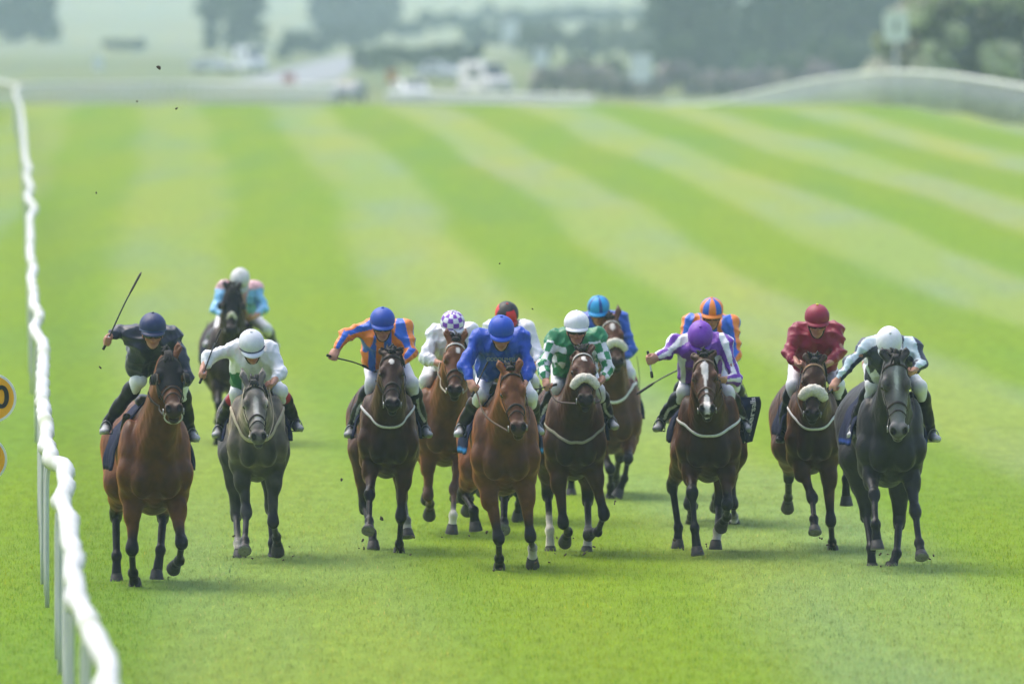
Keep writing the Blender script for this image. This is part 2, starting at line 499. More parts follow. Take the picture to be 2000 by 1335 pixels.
def straight_rail(path, h, spacing, label, tuber=.05, postr=.035, two=True, name='railing'):
    pts = [(x, y, float(gz(x, y)) + h) for x, y in path]
    org = np.array([pts[0][0], pts[0][1], float(gz(pts[0][0], pts[0][1]))])
    e = empty(name, org); tag(e, label, 'railing', 'white rails along the course')
    c = catmull(pts, 120); v, f = tube(c, tuber, 8); make('rail_tube', v, f, M_RAIL(), e, org, np.tile(RW * 1.2, (len(v), 1)))
    if two:
        c2 = c.copy(); c2[:, 2] -= h * .45; v, f = tube(c2, tuber * .8, 8); make('lower_rail', v, f, M_RAIL(), e, org, np.tile(RW, (len(v), 1)))
    arc = np.concatenate([[0], np.cumsum(np.linalg.norm(np.diff(c, axis=0), axis=1))])
    ss = np.arange(.1, arc[-1], spacing)
    if len(ss) > 100:
        mb = MB()
        for s in ss[100:]:
            p = np.array([np.interp(s, arc, c[:, k]) for k in range(3)]); v, f = tube([p, (p[0], p[1], float(gz(p[0], p[1])) - .1)], postr, 5); mb.add(v, f, RW)
        tag(mb.build('far_posts', M_RAIL(), e, org), kind='stuff')
    for s in ss[:100]:
        p = np.array([np.interp(s, arc, c[:, k]) for k in range(3)])
        v, f = tube([p, (p[0], p[1], float(gz(p[0], p[1])) - .1)], postr, 6); make('post', v, f, M_RAIL(), e, org, np.tile(RW, (len(v), 1)))
straight_rail([(17.6 - .045 * (D - 380), D) for D in (360, 372, 384, 396, 408, 420, 435, 450, 470, 490, 520, 560, 590)], 1.3, 1.5, 'white post and rail fence curving over the brow on the right', .075, .040, False)
straight_rail([((u - 1000) * D / F, D) for u, D in ((40, 722), (200, 728), (350, 735), (500, 728), (660, 716))], 1.35, .62, 'long white rail beyond the brow on the left, above the two parked cars', .09, .06)
straight_rail([((u - 1000) * D / F, D) for u, D in ((755, 705), (860, 700), (1000, 692), (1160, 682))], 1.0, .55, 'short white rail beyond the brow below the white van', .10, .07)

# ------------------------------------------------------------------ yellow marker discs by the rail
def build_marker():
    D = 98.; x = (-17 - 1000) * D / F; s = F / D
    org = np.array([x, D, 0.]); e = empty('distance_marker', org)
    tag(e, 'two white rimmed yellow discs on a post left of the running rail', 'marker')
    def disc(name, z, r, dx=0):
        V = []; Fc = []; n = 48; C = []
        yel = (.92, .41, .003); wht = (.75, .75, .70)
        rings = [(0, -.012, yel), (r * .90, -.012, yel), (r * .905, -.013, wht), (r, -.010, wht), (r, .010, wht), (0, .012, wht)]
        for rr, yy, cc in rings:
            for k in range(n):
                a = 2 * math.pi * k / n; V.append((x + dx + rr * math.cos(a), D + yy, z + rr * math.sin(a))); C.append(cc)
        for i in range(len(rings) - 1):
            for k in range(n): q = (k + 1) % n; Fc.append((i * n + k, i * n + q, (i + 1) * n + q, (i + 1) * n + k))
        return make(name, V, Fc, mat('painted_board', attr=True, rough=.5, noise=.08, nscale=6), e, org, np.array(C), smooth=False)
    z1 = HC + (YH - 777) / s; z2 = HC + (YH - 897) / s
    d1 = disc('disc', z1, .215); disc('disc', z2, .205, -.07)
    cu = bpy.data.curves.new('number', 'FONT'); cu.body = '10'; cu.size = .27; cu.align_x = 'CENTER'; cu.align_y = 'CENTER'; cu.extrude = .003; cu.offset = .006
    to = bpy.data.objects.new('number', cu); COL.objects.link(to)
    dg = bpy.context.evaluated_depsgraph_get(); me = bpy.data.meshes.new_from_object(to.evaluated_get(dg))
    bpy.data.objects.remove(to)
    no = bpy.data.objects.new('number', me); COL.objects.link(no); no.parent = e
    me.materials.clear(); me.materials.append(mat('black_paint', color=(.012, .012, .012), rough=.5))
    no.rotation_euler = (R(90), 0, 0); no.location = (.018, -.018, z1)
    v, f = tube([(x, D + .04, -.1), (x, D + .04, z1 + .2)], .028, 10); make('post', v, f, M_RAIL(), e, org, np.tile(RW, (len(v), 1)))
build_marker()

# ------------------------------------------------------------------ trees, hedges, bushes
M_LEAF = lambda: mat('leaves', attr=True, rough=.6, spec=.25, noise=.25, nscale=.6)
M_BARK = lambda: mat('bark', color=(.07, .055, .042), rough=.9, noise=.4, nscale=3, bump=.6, bscale=6)
def leafcloud(clumps, n, leaf, seed, cols, spread=1.0):
    r = np.random.default_rng(seed); k = r.integers(0, len(clumps), n)
    cl = np.array([c[:3] for c in clumps]); rad = np.array([c[3] for c in clumps])
    d = r.normal(size=(n, 3)); d /= np.linalg.norm(d, axis=1)[:, None]
    P = cl[k] + d * (rad[k] * r.random(n) ** .45 * spread)[:, None]
    a = r.normal(size=(n, 3)); a /= np.linalg.norm(a, axis=1)[:, None]; b = np.cross(a, r.normal(size=(n, 3))); b /= np.linalg.norm(b, axis=1)[:, None]
    L = leaf * r.uniform(.6, 1.4, n)[:, None]
    V = np.stack([P - a * L, P + b * L * .55, P + a * L, P - b * L * .55], 1).reshape(-1, 3)
    Fc = np.arange(4 * n).reshape(-1, 4)
    cc = np.array(cols); kc = r.integers(0, len(cc), len(clumps))
    C = cc[kc[k]] * r.uniform(.75, 1.3, n)[:, None]
    return V, Fc, np.repeat(C, 4, 0)
def clumps_in(c, rad, m, rr, seed, full=False):
    r = np.random.default_rng(seed); out = []
    if full:                                        # clothed to the ground, ragged at the sides
        for _ in range(m):
            a, q, h = r.uniform(0, 6.283), r.random() ** .5, r.uniform(-1, 1)
            w = (1 - .45 * max(0, h) ** 2) * r.uniform(.75, 1.1)
            out.append((c[0] + math.cos(a) * q * rad[0] * w, c[1] + math.sin(a) * q * rad[1] * w, c[2] + h * rad[2], rr * r.uniform(.6, 1.3)))
        return out
    for _ in range(m):
        d = r.normal(size=3); d /= np.linalg.norm(d); q = r.random() ** .4
        out.append((*(np.array(c) + d * np.array(rad) * q), rr * r.uniform(.6, 1.3)))
    return out
DKG = [(.042, .080, .040), (.030, .062, .038), (.062, .10, .042), (.048, .084, .050)]
MDG = [(.070, .125, .045), (.060, .105, .040), (.095, .145, .055), (.050, .09, .04)]
PLG = [(.27, .30, .17), (.33, .35, .24), (.15, .19, .10), (.055, .085, .05), (.40, .40, .28)]
def tree(name, u, D, H, W, cols, label, seed, n=4200, leaf=.30, group=None, cat='tree', low=.18, sink=0):
    x = (u - 1000) * D / F; z = float(gz(x, D)) - sink
    org = np.array([x, D, z]); e = empty(name, org); tag(e, label, cat, group)
    r = np.random.default_rng(seed)
    cz = H * (low + 1) / 2
    cl = clumps_in((x, D, z + cz), (W / 2 * .85, W / 2 * .85, H * (1 - low) / 2 * .88), 60, W * .15, seed, low < .1)
    v, f, c = leafcloud(cl, n, leaf, seed, cols); make('crown', v, f, M_LEAF(), e, org, c, smooth=False)
    mb = MB(); t0 = np.array([x, D, z - .3]); t1 = np.array([x + r.uniform(-.3, .3), D, z + H * .55])
    v, f = tube(catmull([t0, (t0 + t1) / 2 + (r.uniform(-.2, .2), 0, 0), t1], 9), np.linspace(W * .045, W * .012, 9), 8); mb.add(v, f)
    for q in range(7):
        b0 = t0 + (t1 - t0) * r.uniform(.3, .95); ce = cl[r.integers(0, len(cl))][:3]
        v, f = tube(catmull([b0, (b0 + ce) / 2 + (0, 0, .3), ce], 6), np.linspace(W * .016, W * .004, 6), 6); mb.add(v, f)
    mb.build('trunk', M_BARK(), e, org)
def shrub(name, us, D, H, cols, label, seed, n=3000, leaf=.22, cat='bush', group=None, depth=3.0):
    """bush or hedge: a stretch of leaf masses along the ground between the given image columns"""
    Ds = D if isinstance(D, (tuple, list)) else (D, D)
    r = np.random.default_rng(seed); cl = []
    m = max(8, int(abs(us[1] - us[0]) * Ds[0] / F / (H * .45)) * 3)
    for i in range(m):
        t = (i + r.random()) / m; d = Ds[0] + (Ds[1] - Ds[0]) * t + r.uniform(-.5, .5) * depth; u = us[0] + (us[1] - us[0]) * t
        x = (u - 1000) * d / F; hh = H * r.uniform(.15, .85)
        cl.append((x, d, float(gz(x, d)) + hh, H * .30 * r.uniform(.7, 1.3)))
    um, dm = (us[0] + us[1]) / 2, (Ds[0] + Ds[1]) / 2; x = (um - 1000) * dm / F
    org = np.array([x, dm, float(gz(x, dm))])
    e = empty(name, org); tag(e, label, cat, group)
    v, f, c = leafcloud(cl, n, leaf, seed, cols); make('foliage', v, f, M_LEAF(), e, org, c, smooth=False)
    mb = MB()
    for q in cl[::3]:
        g = np.array([q[0], q[1], float(gz(q[0], q[1])) - .1]); v, f = tube([g, g + (r.uniform(-.2, .2), 0, H * .25), q[:3]], [.05, .04, .02], 5); mb.add(v, f)
    mb.build('stems', M_BARK(), e, org)

G1 = 'dark trees beyond the brow'
TR = [(1335, 1010, 15, 9, 'dark tree at the left end of the dense wood'), (1420, 1040, 18, 9, 'tall dark tree second from the left end of the dense wood'),
      (1500, 985, 16, 8, 'dark tree in the middle of the dense wood, behind the round green bush'), (1580, 1030, 18, 9, 'dark tree behind the right half of the round green bush'),
      (1665, 1000, 17, 9, 'dark tree just left of the tall marker board'), (1745, 1020, 17, 9, 'dark tree directly behind the tall marker board'), (1840, 1040, 18, 10, 'dark tree mostly hidden behind the flowering bush'), (1960, 1030, 18, 11, 'dark tree at the far right behind the flowering bush')]
for i, (u, D, H, W, lb) in enumerate(TR): tree('tree', u, D, H, W, DKG, lb, 40 + i, 5200, .42, G1, low=.02)
tree('tree', 30, 1450, 14, 9, DKG, 'hazy dark tree in the top left corner', 60, 4200, .5, 'far trees on the slope', low=.02)
tree('tree', 88, 1440, 6, 4, DKG, 'smaller hazy tree beside the one in the top left corner', 61, 2600, .4, 'far trees on the slope', low=.02)
tree('tree', 455, 1290, 14, 8.5, DKG, 'hazy broad tree above the parked white van on the left slope', 62, 4200, .45, 'far trees on the slope', low=.02)
tree('tree', 672, 1610, 13, 11, DKG, 'pale hazy tree at the top of the picture above the rising road', 63, 4200, .5, 'far trees on the slope', low=.02)
tree('tree', 745, 1640, 7, 6, DKG, 'low hazy tree right of the one above the rising road', 64, 2600, .45, 'far trees on the slope', low=.02)
shrub('bush', (1470, 1700), 905, 3.4, MDG, 'rounded mid green bush in front of the dark wood', 70, 3600, .3, depth=4)
shrub('hedge', (205, 282), 1330, 1.3, DKG, 'short dark hedge alone on the pale left slope', 71, 1400, .25, 'hedge')
shrub('hedge', (545, 960), (1160, 1780), 2.9, DKG, 'long dark hedge climbing the slope from the road', 72, 6500, .40, 'hedge', depth=2)
shrub('hedge', (960, 1300), (1720, 1790), 2.4, DKG, 'dark hedge running level along the skyline pasture', 73, 4500, .4, 'hedge', depth=2)
shrub('bush', (905, 1010), 1400, 3.2, MDG, 'green bush under the end of the climbing hedge', 74, 1800, .3)
shrub('bush', (1010, 1160), 1180, 3.4, DKG, 'bluish bush beside the two small white boards', 75, 2000, .3)
shrub('bush', (1150, 1300), 1230, 3.8, [(.16, .20, .09), (.12, .16, .07)], 'olive green bush left of the dense wood', 76, 2400, .3)
shrub('bush', (1100, 1220), 860, 2.2, [(.13, .16, .08), (.07, .10, .05)], 'olive bush left of the low white board', 77, 1800, .22)
shrub('bush', (830, 935), 1000, 2.6, DKG, 'bluish bush behind the white van', 78, 1800, .25)
shrub('bush', (690, 830), 1010, 2.2, MDG, 'green bush behind the orange board', 79, 1800, .25)
shrub('hedge', (1040, 1640), (770, 800), 2.1, [(.36, .30, .30), (.28, .25, .26), (.40, .35, .31), (.20, .19, .18)], 'long bare brownish hedge below the wood', 80, 7000, .24, 'hedge', depth=2)
# the big flowering bush by the rail on the right
for i, (u0, u1, D, H) in enumerate(((1290, 1400, 960, 3.5), (1395, 1500, 975, 4.2), (1640, 1790, 940, 4.0), (1780, 1900, 930, 4.0))):
    shrub('bush', (u0, u1), D, H, DKG, ['dark undergrowth bush at the left foot of the wood', 'dark undergrowth bush second from the left at the foot of the wood', 'dark undergrowth bush beside the tall marker board', 'dark undergrowth bush behind the flowering bush'][i], 90 + i, 2600, .35, depth=4)
def big_bush():
    x, D = (1905 - 1000) * 520 / F, 520.
    z = float(gz(x, D)); org = np.array([x, D, z]); e = empty('flowering_bush', org); tag(e, 'big pale flowering bush spilling over the white rail at top right', 'bush')
    r = np.random.default_rng(5); cl = []; cl2 = []
    for i in range(130):
        d = r.normal(size=3); d /= np.linalg.norm(d); q = r.random() ** .35
        p = np.array([x + .3, D, z + 4.0]) + d * np.array([4.7, 3.4, 4.6]) * q
        
        cl.append((*p, r.uniform(.5, .95)))
        if q > .55 and (d[0] < .2 or d[2] > .55 or r.random() < .35): cl2.append((*(p + d * .55 + (0, -.7, .25)), r.uniform(.5, .9)))
    v, f, c = leafcloud(cl, 13000, .17, 5, [(.050, .075, .05), (.030, .052, .042), (.085, .115, .07), (.022, .040, .036)]); make('foliage', v, f, M_LEAF(), e, org, c, smooth=False)
    v, f, c = leafcloud(cl2, 22000, .19, 6, [(.52, .54, .38), (.42, .46, .28), (.62, .60, .48)]); make('blossom', v, f, M_LEAF(), e, org, c, smooth=False)
    mb = MB()
    for q in range(9):
        ce = cl[r.integers(0, len(cl))][:3]; b = np.array([x + r.uniform(-.6, .6), D, z - .2])
        v, f = tube(catmull([b, (b + ce) / 2 + (0, 0, .4), ce], 7), np.linspace(.11, .03, 7), 6); mb.add(v, f)
    mb.build('stems', M_BARK(), e, org)
big_bush()

# ------------------------------------------------------------------ road, boards and vehicles beyond the brow
def build_road():
    cp = [(440, 880, 3.4), (530, 900, 3.6), (580, 950, 3.6), (615, 1040, 3.2), (655, 1140, 2.8), (720, 1260, 2.6)]
    c = catmull([((u - 1000) * D / F, D, 0) for u, D, w in cp], 60); w = np.interp(np.linspace(0, 5, 60), range(6), [q[2] for q in cp])
    T_ = np.gradient(c, axis=0); T_ /= np.linalg.norm(T_, axis=1)[:, None]; nn_ = np.stack([-T_[:, 1], T_[:, 0], 0 * T_[:, 0]], 1)
    V = []
    for i in range(60):
        for k in np.linspace(-1, 1, 9):
            p = c[i] + nn_[i] * w[i] * k; V.append((p[0], p[1], float(gz(p[0], p[1])) + .03))
    Fc = [(i * 9 + k, i * 9 + k + 1, i * 9 + k + 10, i * 9 + k + 9) for i in range(59) for k in range(8)]
    o = make('road', V, Fc, mat('worn_asphalt', color=(.25, .26, .27), rough=.85, noise=.12, nscale=.3, bump=.2, bscale=4)); tag(o, kind='structure')
build_road()
def board(name, u, v, D, w, h, col, label, mark=None, cat='board', posts=1):
    x = (u - 1000) * D / F; zc = HC + (YH - v) * D / F; g = float(gz(x, D)); org = np.array([x, D, g])
    e = empty(name, org); tag(e, label, cat)
    m = mat('painted_board', attr=True, rough=.5, noise=.08, nscale=6)
    mb = MB(); vv, f = box((x, D, zc), (w, .06, h)); mb.add(vv, f, col); 
    for (dx, dz_, sw, sh_) in ((0, h / 2, w + .06, .06), (0, -h / 2, w + .06, .06)): vv, f = box((x + dx, D, zc + dz_), (sw, .09, sh_)); mb.add(vv, f, np.array(col) * .9)
    mb.build('panel', m, e, org, smooth=False)
    if mark:
        vv, f = ellmesh((x, D - .035, zc), (w * mark[0], .012, h * mark[1]), 20, 10); mb = MB(); mb.add(vv, f, (.03, .04, .06)); mb.build('numeral', m, e, org)
    for q in ([0] if posts == 1 else [-w * .4, w * .4]):
        vv, f = tube([(x + q, D + .08, g - .2), (x + q, D + .08, zc + h * .45)], .05, 8); make('post', vv, f, m, e, org, np.tile(np.array([.7, .7, .7]), (len(vv), 1)))
WB = (.80, .82, .80)
board('marker_board', 1750, 52, 500, 1.05, 1.25, WB, 'tall white marker board with a dark numeral, against the flowering bush', (.09, .22))
board('marker_board', 1252, 133, 745, 1.35, 1.75, WB, 'low white marker board left of the dense wood')
board('marker_board', 995, 60, 1150, 1.6, 2.0, WB, 'white board high on the slope under the level hedge')
board('marker_board', 1057, 112, 900, 1.0, 1.4, WB, 'small white board in front of the bluish bush')
board('signboard', 765, 150, 820, .75, .95, (.62, .25, .03), 'small orange board left of the white van')
board('signboard', 565, 157, 855, .95, .95, (.60, .14, .13), 'reddish board standing on the road')
board('signboard', 193, 122, 1000, .8, 1.3, WB, 'slim pale board alone on the left slope')

def vehicle(u, D, kind, col, label, yaw=0.0, cat='car'):
    x = (u - 1000) * D / F; org = np.array([x, D, float(gz(x, D))])
    e = empty('parked_van' if kind == 'van' else 'parked_car', org, yaw); tag(e, label, cat, 'vehicles parked beyond the brow')
    paint = mat('car_paint', attr=True, rough=.3, spec=.5, noise=.03, coat=.4); glass = mat('window_glass', color=(.02, .028, .032), rough=.08, spec=.6, noise=.05)
    W, L = (1.9, 4.6) if kind == 'van' else (1.75, 4.1)
    if kind == 'van': prof = [(-L / 2, .35), (-L / 2, 1.0), (-L / 2 + .7, 1.25), (-L / 2 + 1.3, 2.2), (L / 2 - .1, 2.3), (L / 2, 2.1), (L / 2, .4)]
    else: prof = [(-L / 2, .35), (-L / 2, .75), (-L / 2 + 1.0, .95), (-L / 2 + 1.7, 1.42), (L / 2 - 1.1, 1.45), (L / 2 - .4, 1.0), (L / 2, .9), (L / 2, .4)]
    n = len(prof); V = []
    for sx in (-1, -.82, .82, 1):
        for (yy, zz) in prof:
            t = 1 if abs(sx) < 1 else 1 - .0
            V.append((sx * W / 2 * (1 - .12 * max(0, zz - 1.0)), yy, zz - (0.06 if abs(sx) == 1 and zz > .6 else 0)))
    Fc = []
    for k in range(3):
        for i in range(n): Fc.append((k * n + i, k * n + (i + 1) % n, (k + 1) * n + (i + 1) % n, (k + 1) * n + i))
    Fc.append(tuple(range(n))[::-1]); Fc.append(tuple(3 * n + i for i in range(n)))
    make('body', V, Fc, paint, e, None, np.tile(np.asarray(col, float), (len(V), 1)), smooth=False)
    a, b = (prof[2], prof[3])
    ny, nz = unit(np.array([0, -(b[1] - a[1]), (b[0] - a[0])]))[1:]
    def quad(name, ps, m):
        ps = np.array(ps, float); nrm = unit(np.cross(ps[1] - ps[0], ps[2] - ps[0])); mb = MB()
        V2 = np.concatenate([ps, ps + nrm * .012]); mb.add(V2, [(0, 1, 2, 3), (7, 6, 5, 4), (0, 4, 5, 1), (1, 5, 6, 2), (2, 6, 7, 3), (3, 7, 4, 0)]); mb.build(name, m, e, None, False)
    off = np.array([0, ny, nz]) * .012
    p0 = lambda sx, t: np.array([sx * W / 2 * .80, a[0] + (b[0] - a[0]) * t, a[1] + (b[1] - a[1]) * t]) + off
    quad('windscreen', [p0(-1, .08), p0(1, .08), p0(.92, .9), p0(-.92, .9)], glass)
    for s in (-1, 1):
        zb, zt = (1.2, 1.95) if kind == 'van' else (.98, 1.32); xo = s * (W / 2 * .985 + .004)
        quad('side_window', [(xo, -L / 2 + 1.5, zb), (xo, .9, zb), (xo * .955, .8, zt), (xo * .955, -L / 2 + 1.75, zt)][::s], glass)
        v, f = ellmesh((s * W * .36, -L / 2 - .01, .68), (.16, .05, .09), 12, 8); make('headlight', v, f, mat('lamp_glass', color=(.7, .72, .74), rough=.1, spec=.6), e)
        for yy in (-L / 2 + .8, L / 2 - .8):
            a_ = np.linspace(0, 2 * math.pi, 20, endpoint=False); vv = [(s * (W / 2 - .22), yy, .33), (s * (W / 2 + .005), yy, .33)]
            mb = MB(); v, f = tube([(s * (W / 2 - .2), yy, .33), (s * (W / 2 + .01), yy, .33)], .33, 20); mb.add(v, f, (.015, .015, .015)); w_ = mb.build('wheel', mat('tyre_rubber', color=(.02, .02, .02), rough=.8), e)
            mb = MB(); v, f = tube([(s * (W / 2 + .005), yy, .33), (s * (W / 2 + .02), yy, .33)], .19, 16); mb.add(v, f); mb.build('rim', M_RIM(), w_)
    vv, f = box((0, -L / 2 - .02, .5), (.9, .03, .14)); mb = MB(); mb.add(vv, f); mb.build('grille', mat('black_plastic', color=(.02, .02, .02), rough=.6), e, None, False)
M_RIM = lambda: mat('wheel_rim', color=(.5, .5, .52), rough=.3, metal=1, noise=.05)
vehicle(803, 745, 'car', (.66, .68, .70), 'white car facing the course, beside the end of the long rail', .25)
vehicle(680, 745, 'car', (.10, .13, .18), 'dark blue car facing the course, at the end of the long rail', -.2)
vehicle(948, 800, 'van', (.76, .72, .70), 'large white van parked left of the bluish bush', .5, 'van')
vehicle(489, 1010, 'van', (.70, .74, .76), 'small pale van parked up the road under the broad hazy tree', .3, 'van')
vehicle(415, 1010, 'car', (.62, .66, .64), 'pale car parked on the grass left of the small van', 1.1)
vehicle(862, 930, 'car', (.55, .58, .62), 'grey car half hidden by the bluish bush', .9)

# ------------------------------------------------------------------ flying turf
def clods():
    data = [(310, 133, 6.0, 'big brown clod of turf flying high above the left side'), (268, 198, 2.2, 'tiny speck of flying turf left of the big clod'), (345, 212, 3.0, 'small dark speck of turf below the big clod'),
            (195, 717, 3.2, 'dark crumb of turf beside the raised whip hand'), (188, 376, 2.4, 'speck of turf high above the raised whip'), (976, 514, 2.2, 'tiny speck of turf above the red and black cap'),
            (1040, 603, 2.2, 'speck of turf between the red cap and the white cap'), (667, 936, 3.6, 'crumb of turf flying left of the white starred bay'), (456, 1046, 3.0, 'crumb of turf by the grey horse raised hoof'), (745, 1012, 5.0, 'brownish clod kicked up under the white starred bay'), (708, 1055, 3.6, 'small clod kicked up by the white starred bay left hooves')]
    kick = [(285, 1146), (240, 1150), (318, 1128), (470, 1088), (548, 1088), (535, 1102), (722, 1068), (790, 1080), (872, 1050), (935, 1045), (968, 1112), (1047, 1105), (1080, 1084), (1112, 1064), (1150, 1080), (1200, 985), (1330, 1070), (1372, 1085), (1404, 1070), (1600, 1050), (1632, 1080), (1712, 1080), (1745, 1112), (1808, 1094)]
    for k, (u, v) in enumerate(kick):
        for q in range(2):
            data.append((u + rng.uniform(-26, 26), v - abs(rng.normal()) * 16 + 4, rng.uniform(1.6, 3.8), None))
    for i, (u, v, r, lb) in enumerate(data):
        p = pxw(u, v, 97.0); rr = r * 97 / F
        V, f = ellmesh((0, 0, 0), (rr, rr * .7, rr * .6), 14, 10, np.array(Matrix.Rotation(i * 1.1 + .4, 3, 'Y')))
        V = V * (1 + .35 * wnoise(V / rr, 3.2, i))[:, None]
        o = make('turf_clod', V, f, mat('soil', color=(.055, .036, .02), rough=.9, noise=.5, nscale=40, bump=.5)); o.location = p
        tag(o, lb or 'small crumb of dark turf flying about the galloping hooves', 'clod', 'turf kicked up by the horses' if lb else 'crumbs of turf about the hooves')
clods()

# ------------------------------------------------------------------ haze over the valley
def haze():
    v, f = box((0, 2480, 39), (3900, 5100, 88)); m = bpy.data.materials.new('haze'); m.use_nodes = True
    n = m.node_tree.nodes; n.clear(); out = n.new('ShaderNodeOutputMaterial'); pv = n.new('ShaderNodeVolumePrincipled')
    pv.inputs['Color'].default_value = (.68, .89, .98, 1); pv.inputs['Density'].default_value = HAZE; pv.inputs['Anisotropy'].default_value = .1
    m.node_tree.links.new(pv.outputs[0], out.inputs['Volume'])
    o = make('haze', v, f, m, smooth=False); tag(o, kind='stuff')
HAZE = .00032
haze()
# ------------------------------------------------------------------ local frame of a horse and its rider
class Frame:
    """origin under the horse's elbows; x to the picture's right, -y towards the camera, z up"""
    def __init__(s, cx, D, yaw):
        s.D = D; s.yaw = yaw
        s.base = np.array([(cx - 1000) * D / F, D, 0.0]); s.base[2] = 0.0
        c, n = math.cos(yaw), math.sin(yaw)
        s.M = np.array([[c, -n, 0], [n, c, 0], [0, 0, 1.]])
    def w(s, p): return s.base + s.M @ np.asarray(p, float)
    def at(s, u, v, f):
        """local point lying f metres in front of the elbows that the photograph shows at (u, v)"""
        D = s.D - f
        for _ in range(3):
            q = s.M.T @ (pxw(u, v, D) - s.base)
            D += -q[1] - f
        return q

BLK = np.array([.012, .011, .011]); HOOFC = (.045, .04, .036)
M_COAT = lambda: mat('horse_coat', rough=.42, spec=.20, attr=True, noise=.30, nscale=11, bump=.30, bscale=70, sheen=.9)
M_HAIR = lambda: mat('horse_hair', rough=.6, spec=.3, attr=True, noise=.3, nscale=60, bump=.5, bscale=120)
M_HOOF = lambda: mat('hoof_horn', rough=.55, spec=.35, attr=True, noise=.25, nscale=40)
M_EYE = lambda: mat('eye', color=(.01, .008, .006), rough=.08, spec=.6, noise=0)
M_LEATHER = lambda: mat('leather', color=(.022, .015, .012), rough=.45, spec=.4, noise=.2, bump=.1)
M_METAL = lambda: mat('steel', color=(.4, .4, .4), rough=.35, metal=1, noise=.1)
M_WEB = lambda: mat('webbing', attr=True, rough=.7, noise=.15, nscale=90, bump=.2, bscale=200)
M_CLOTH = lambda: mat('saddle_cloth', attr=True, rough=.8, spec=.15, noise=.12, nscale=30, bump=.2, bscale=50)
M_FLEECE = lambda: mat('sheepskin', color=(.74, .70, .58), rough=.95, spec=.1, noise=.2, nscale=70, bump=.9, bscale=110)

def solve_f(A, fr, u, v, L, sign):
    """joint at pixel (u, v) whose bone from A has length L, swung forward (+1) or back (-1)"""
    fa = -A[1]; f = fa
    for _ in range(4):
        p = fr.at(u, v, f); d2 = (p[0] - A[0]) ** 2 + (p[2] - A[2]) ** 2
        f = fa + sign * math.sqrt(max(L * L - d2, (.12 * L) ** 2))
    return fr.at(u, v, f)

def hoof_mesh(F_, H, toe, flat):
    dn = unit(H - F_)
    if flat: dn = unit(dn * .25 + np.array([0, 0, -1.0]))
    fw = np.asarray(toe, float); fw = unit(fw - dn * (fw @ dn)); sd_ = np.cross(dn, fw)
    V = []; Fc = []; seg = 18; C = []
    rings = [(-.085, .036, -.004, 0), (-.07, .045, 0, 1), (-.035, .051, .010, 2), (-.004, .058, .022, 2), (.006, .057, .022, 3), (.006, .03, .018, 3), (.000, .004, .015, 3)]
    for (h, r, o, k) in rings:
        for j in range(seg):
            a = 2 * math.pi * j / seg
            rr = r * 1.10 * (1 + .10 * math.cos(a)) * (.93 if math.cos(a) < -.6 else 1)
            V.append(H + dn * h + fw * (o + rr * math.cos(a)) + sd_ * rr * .96 * math.sin(a))
            C.append([HOOFC, HOOFC, HOOFC, (.20, .19, .175)][k])
    for i in range(len(rings) - 1):
        for j in range(seg):
            k = (j + 1) % seg; Fc.append((i * seg + j, i * seg + k, (i + 1) * seg + k, (i + 1) * seg + j))
    Fc.append(tuple(range(seg)))
    return V, Fc, C

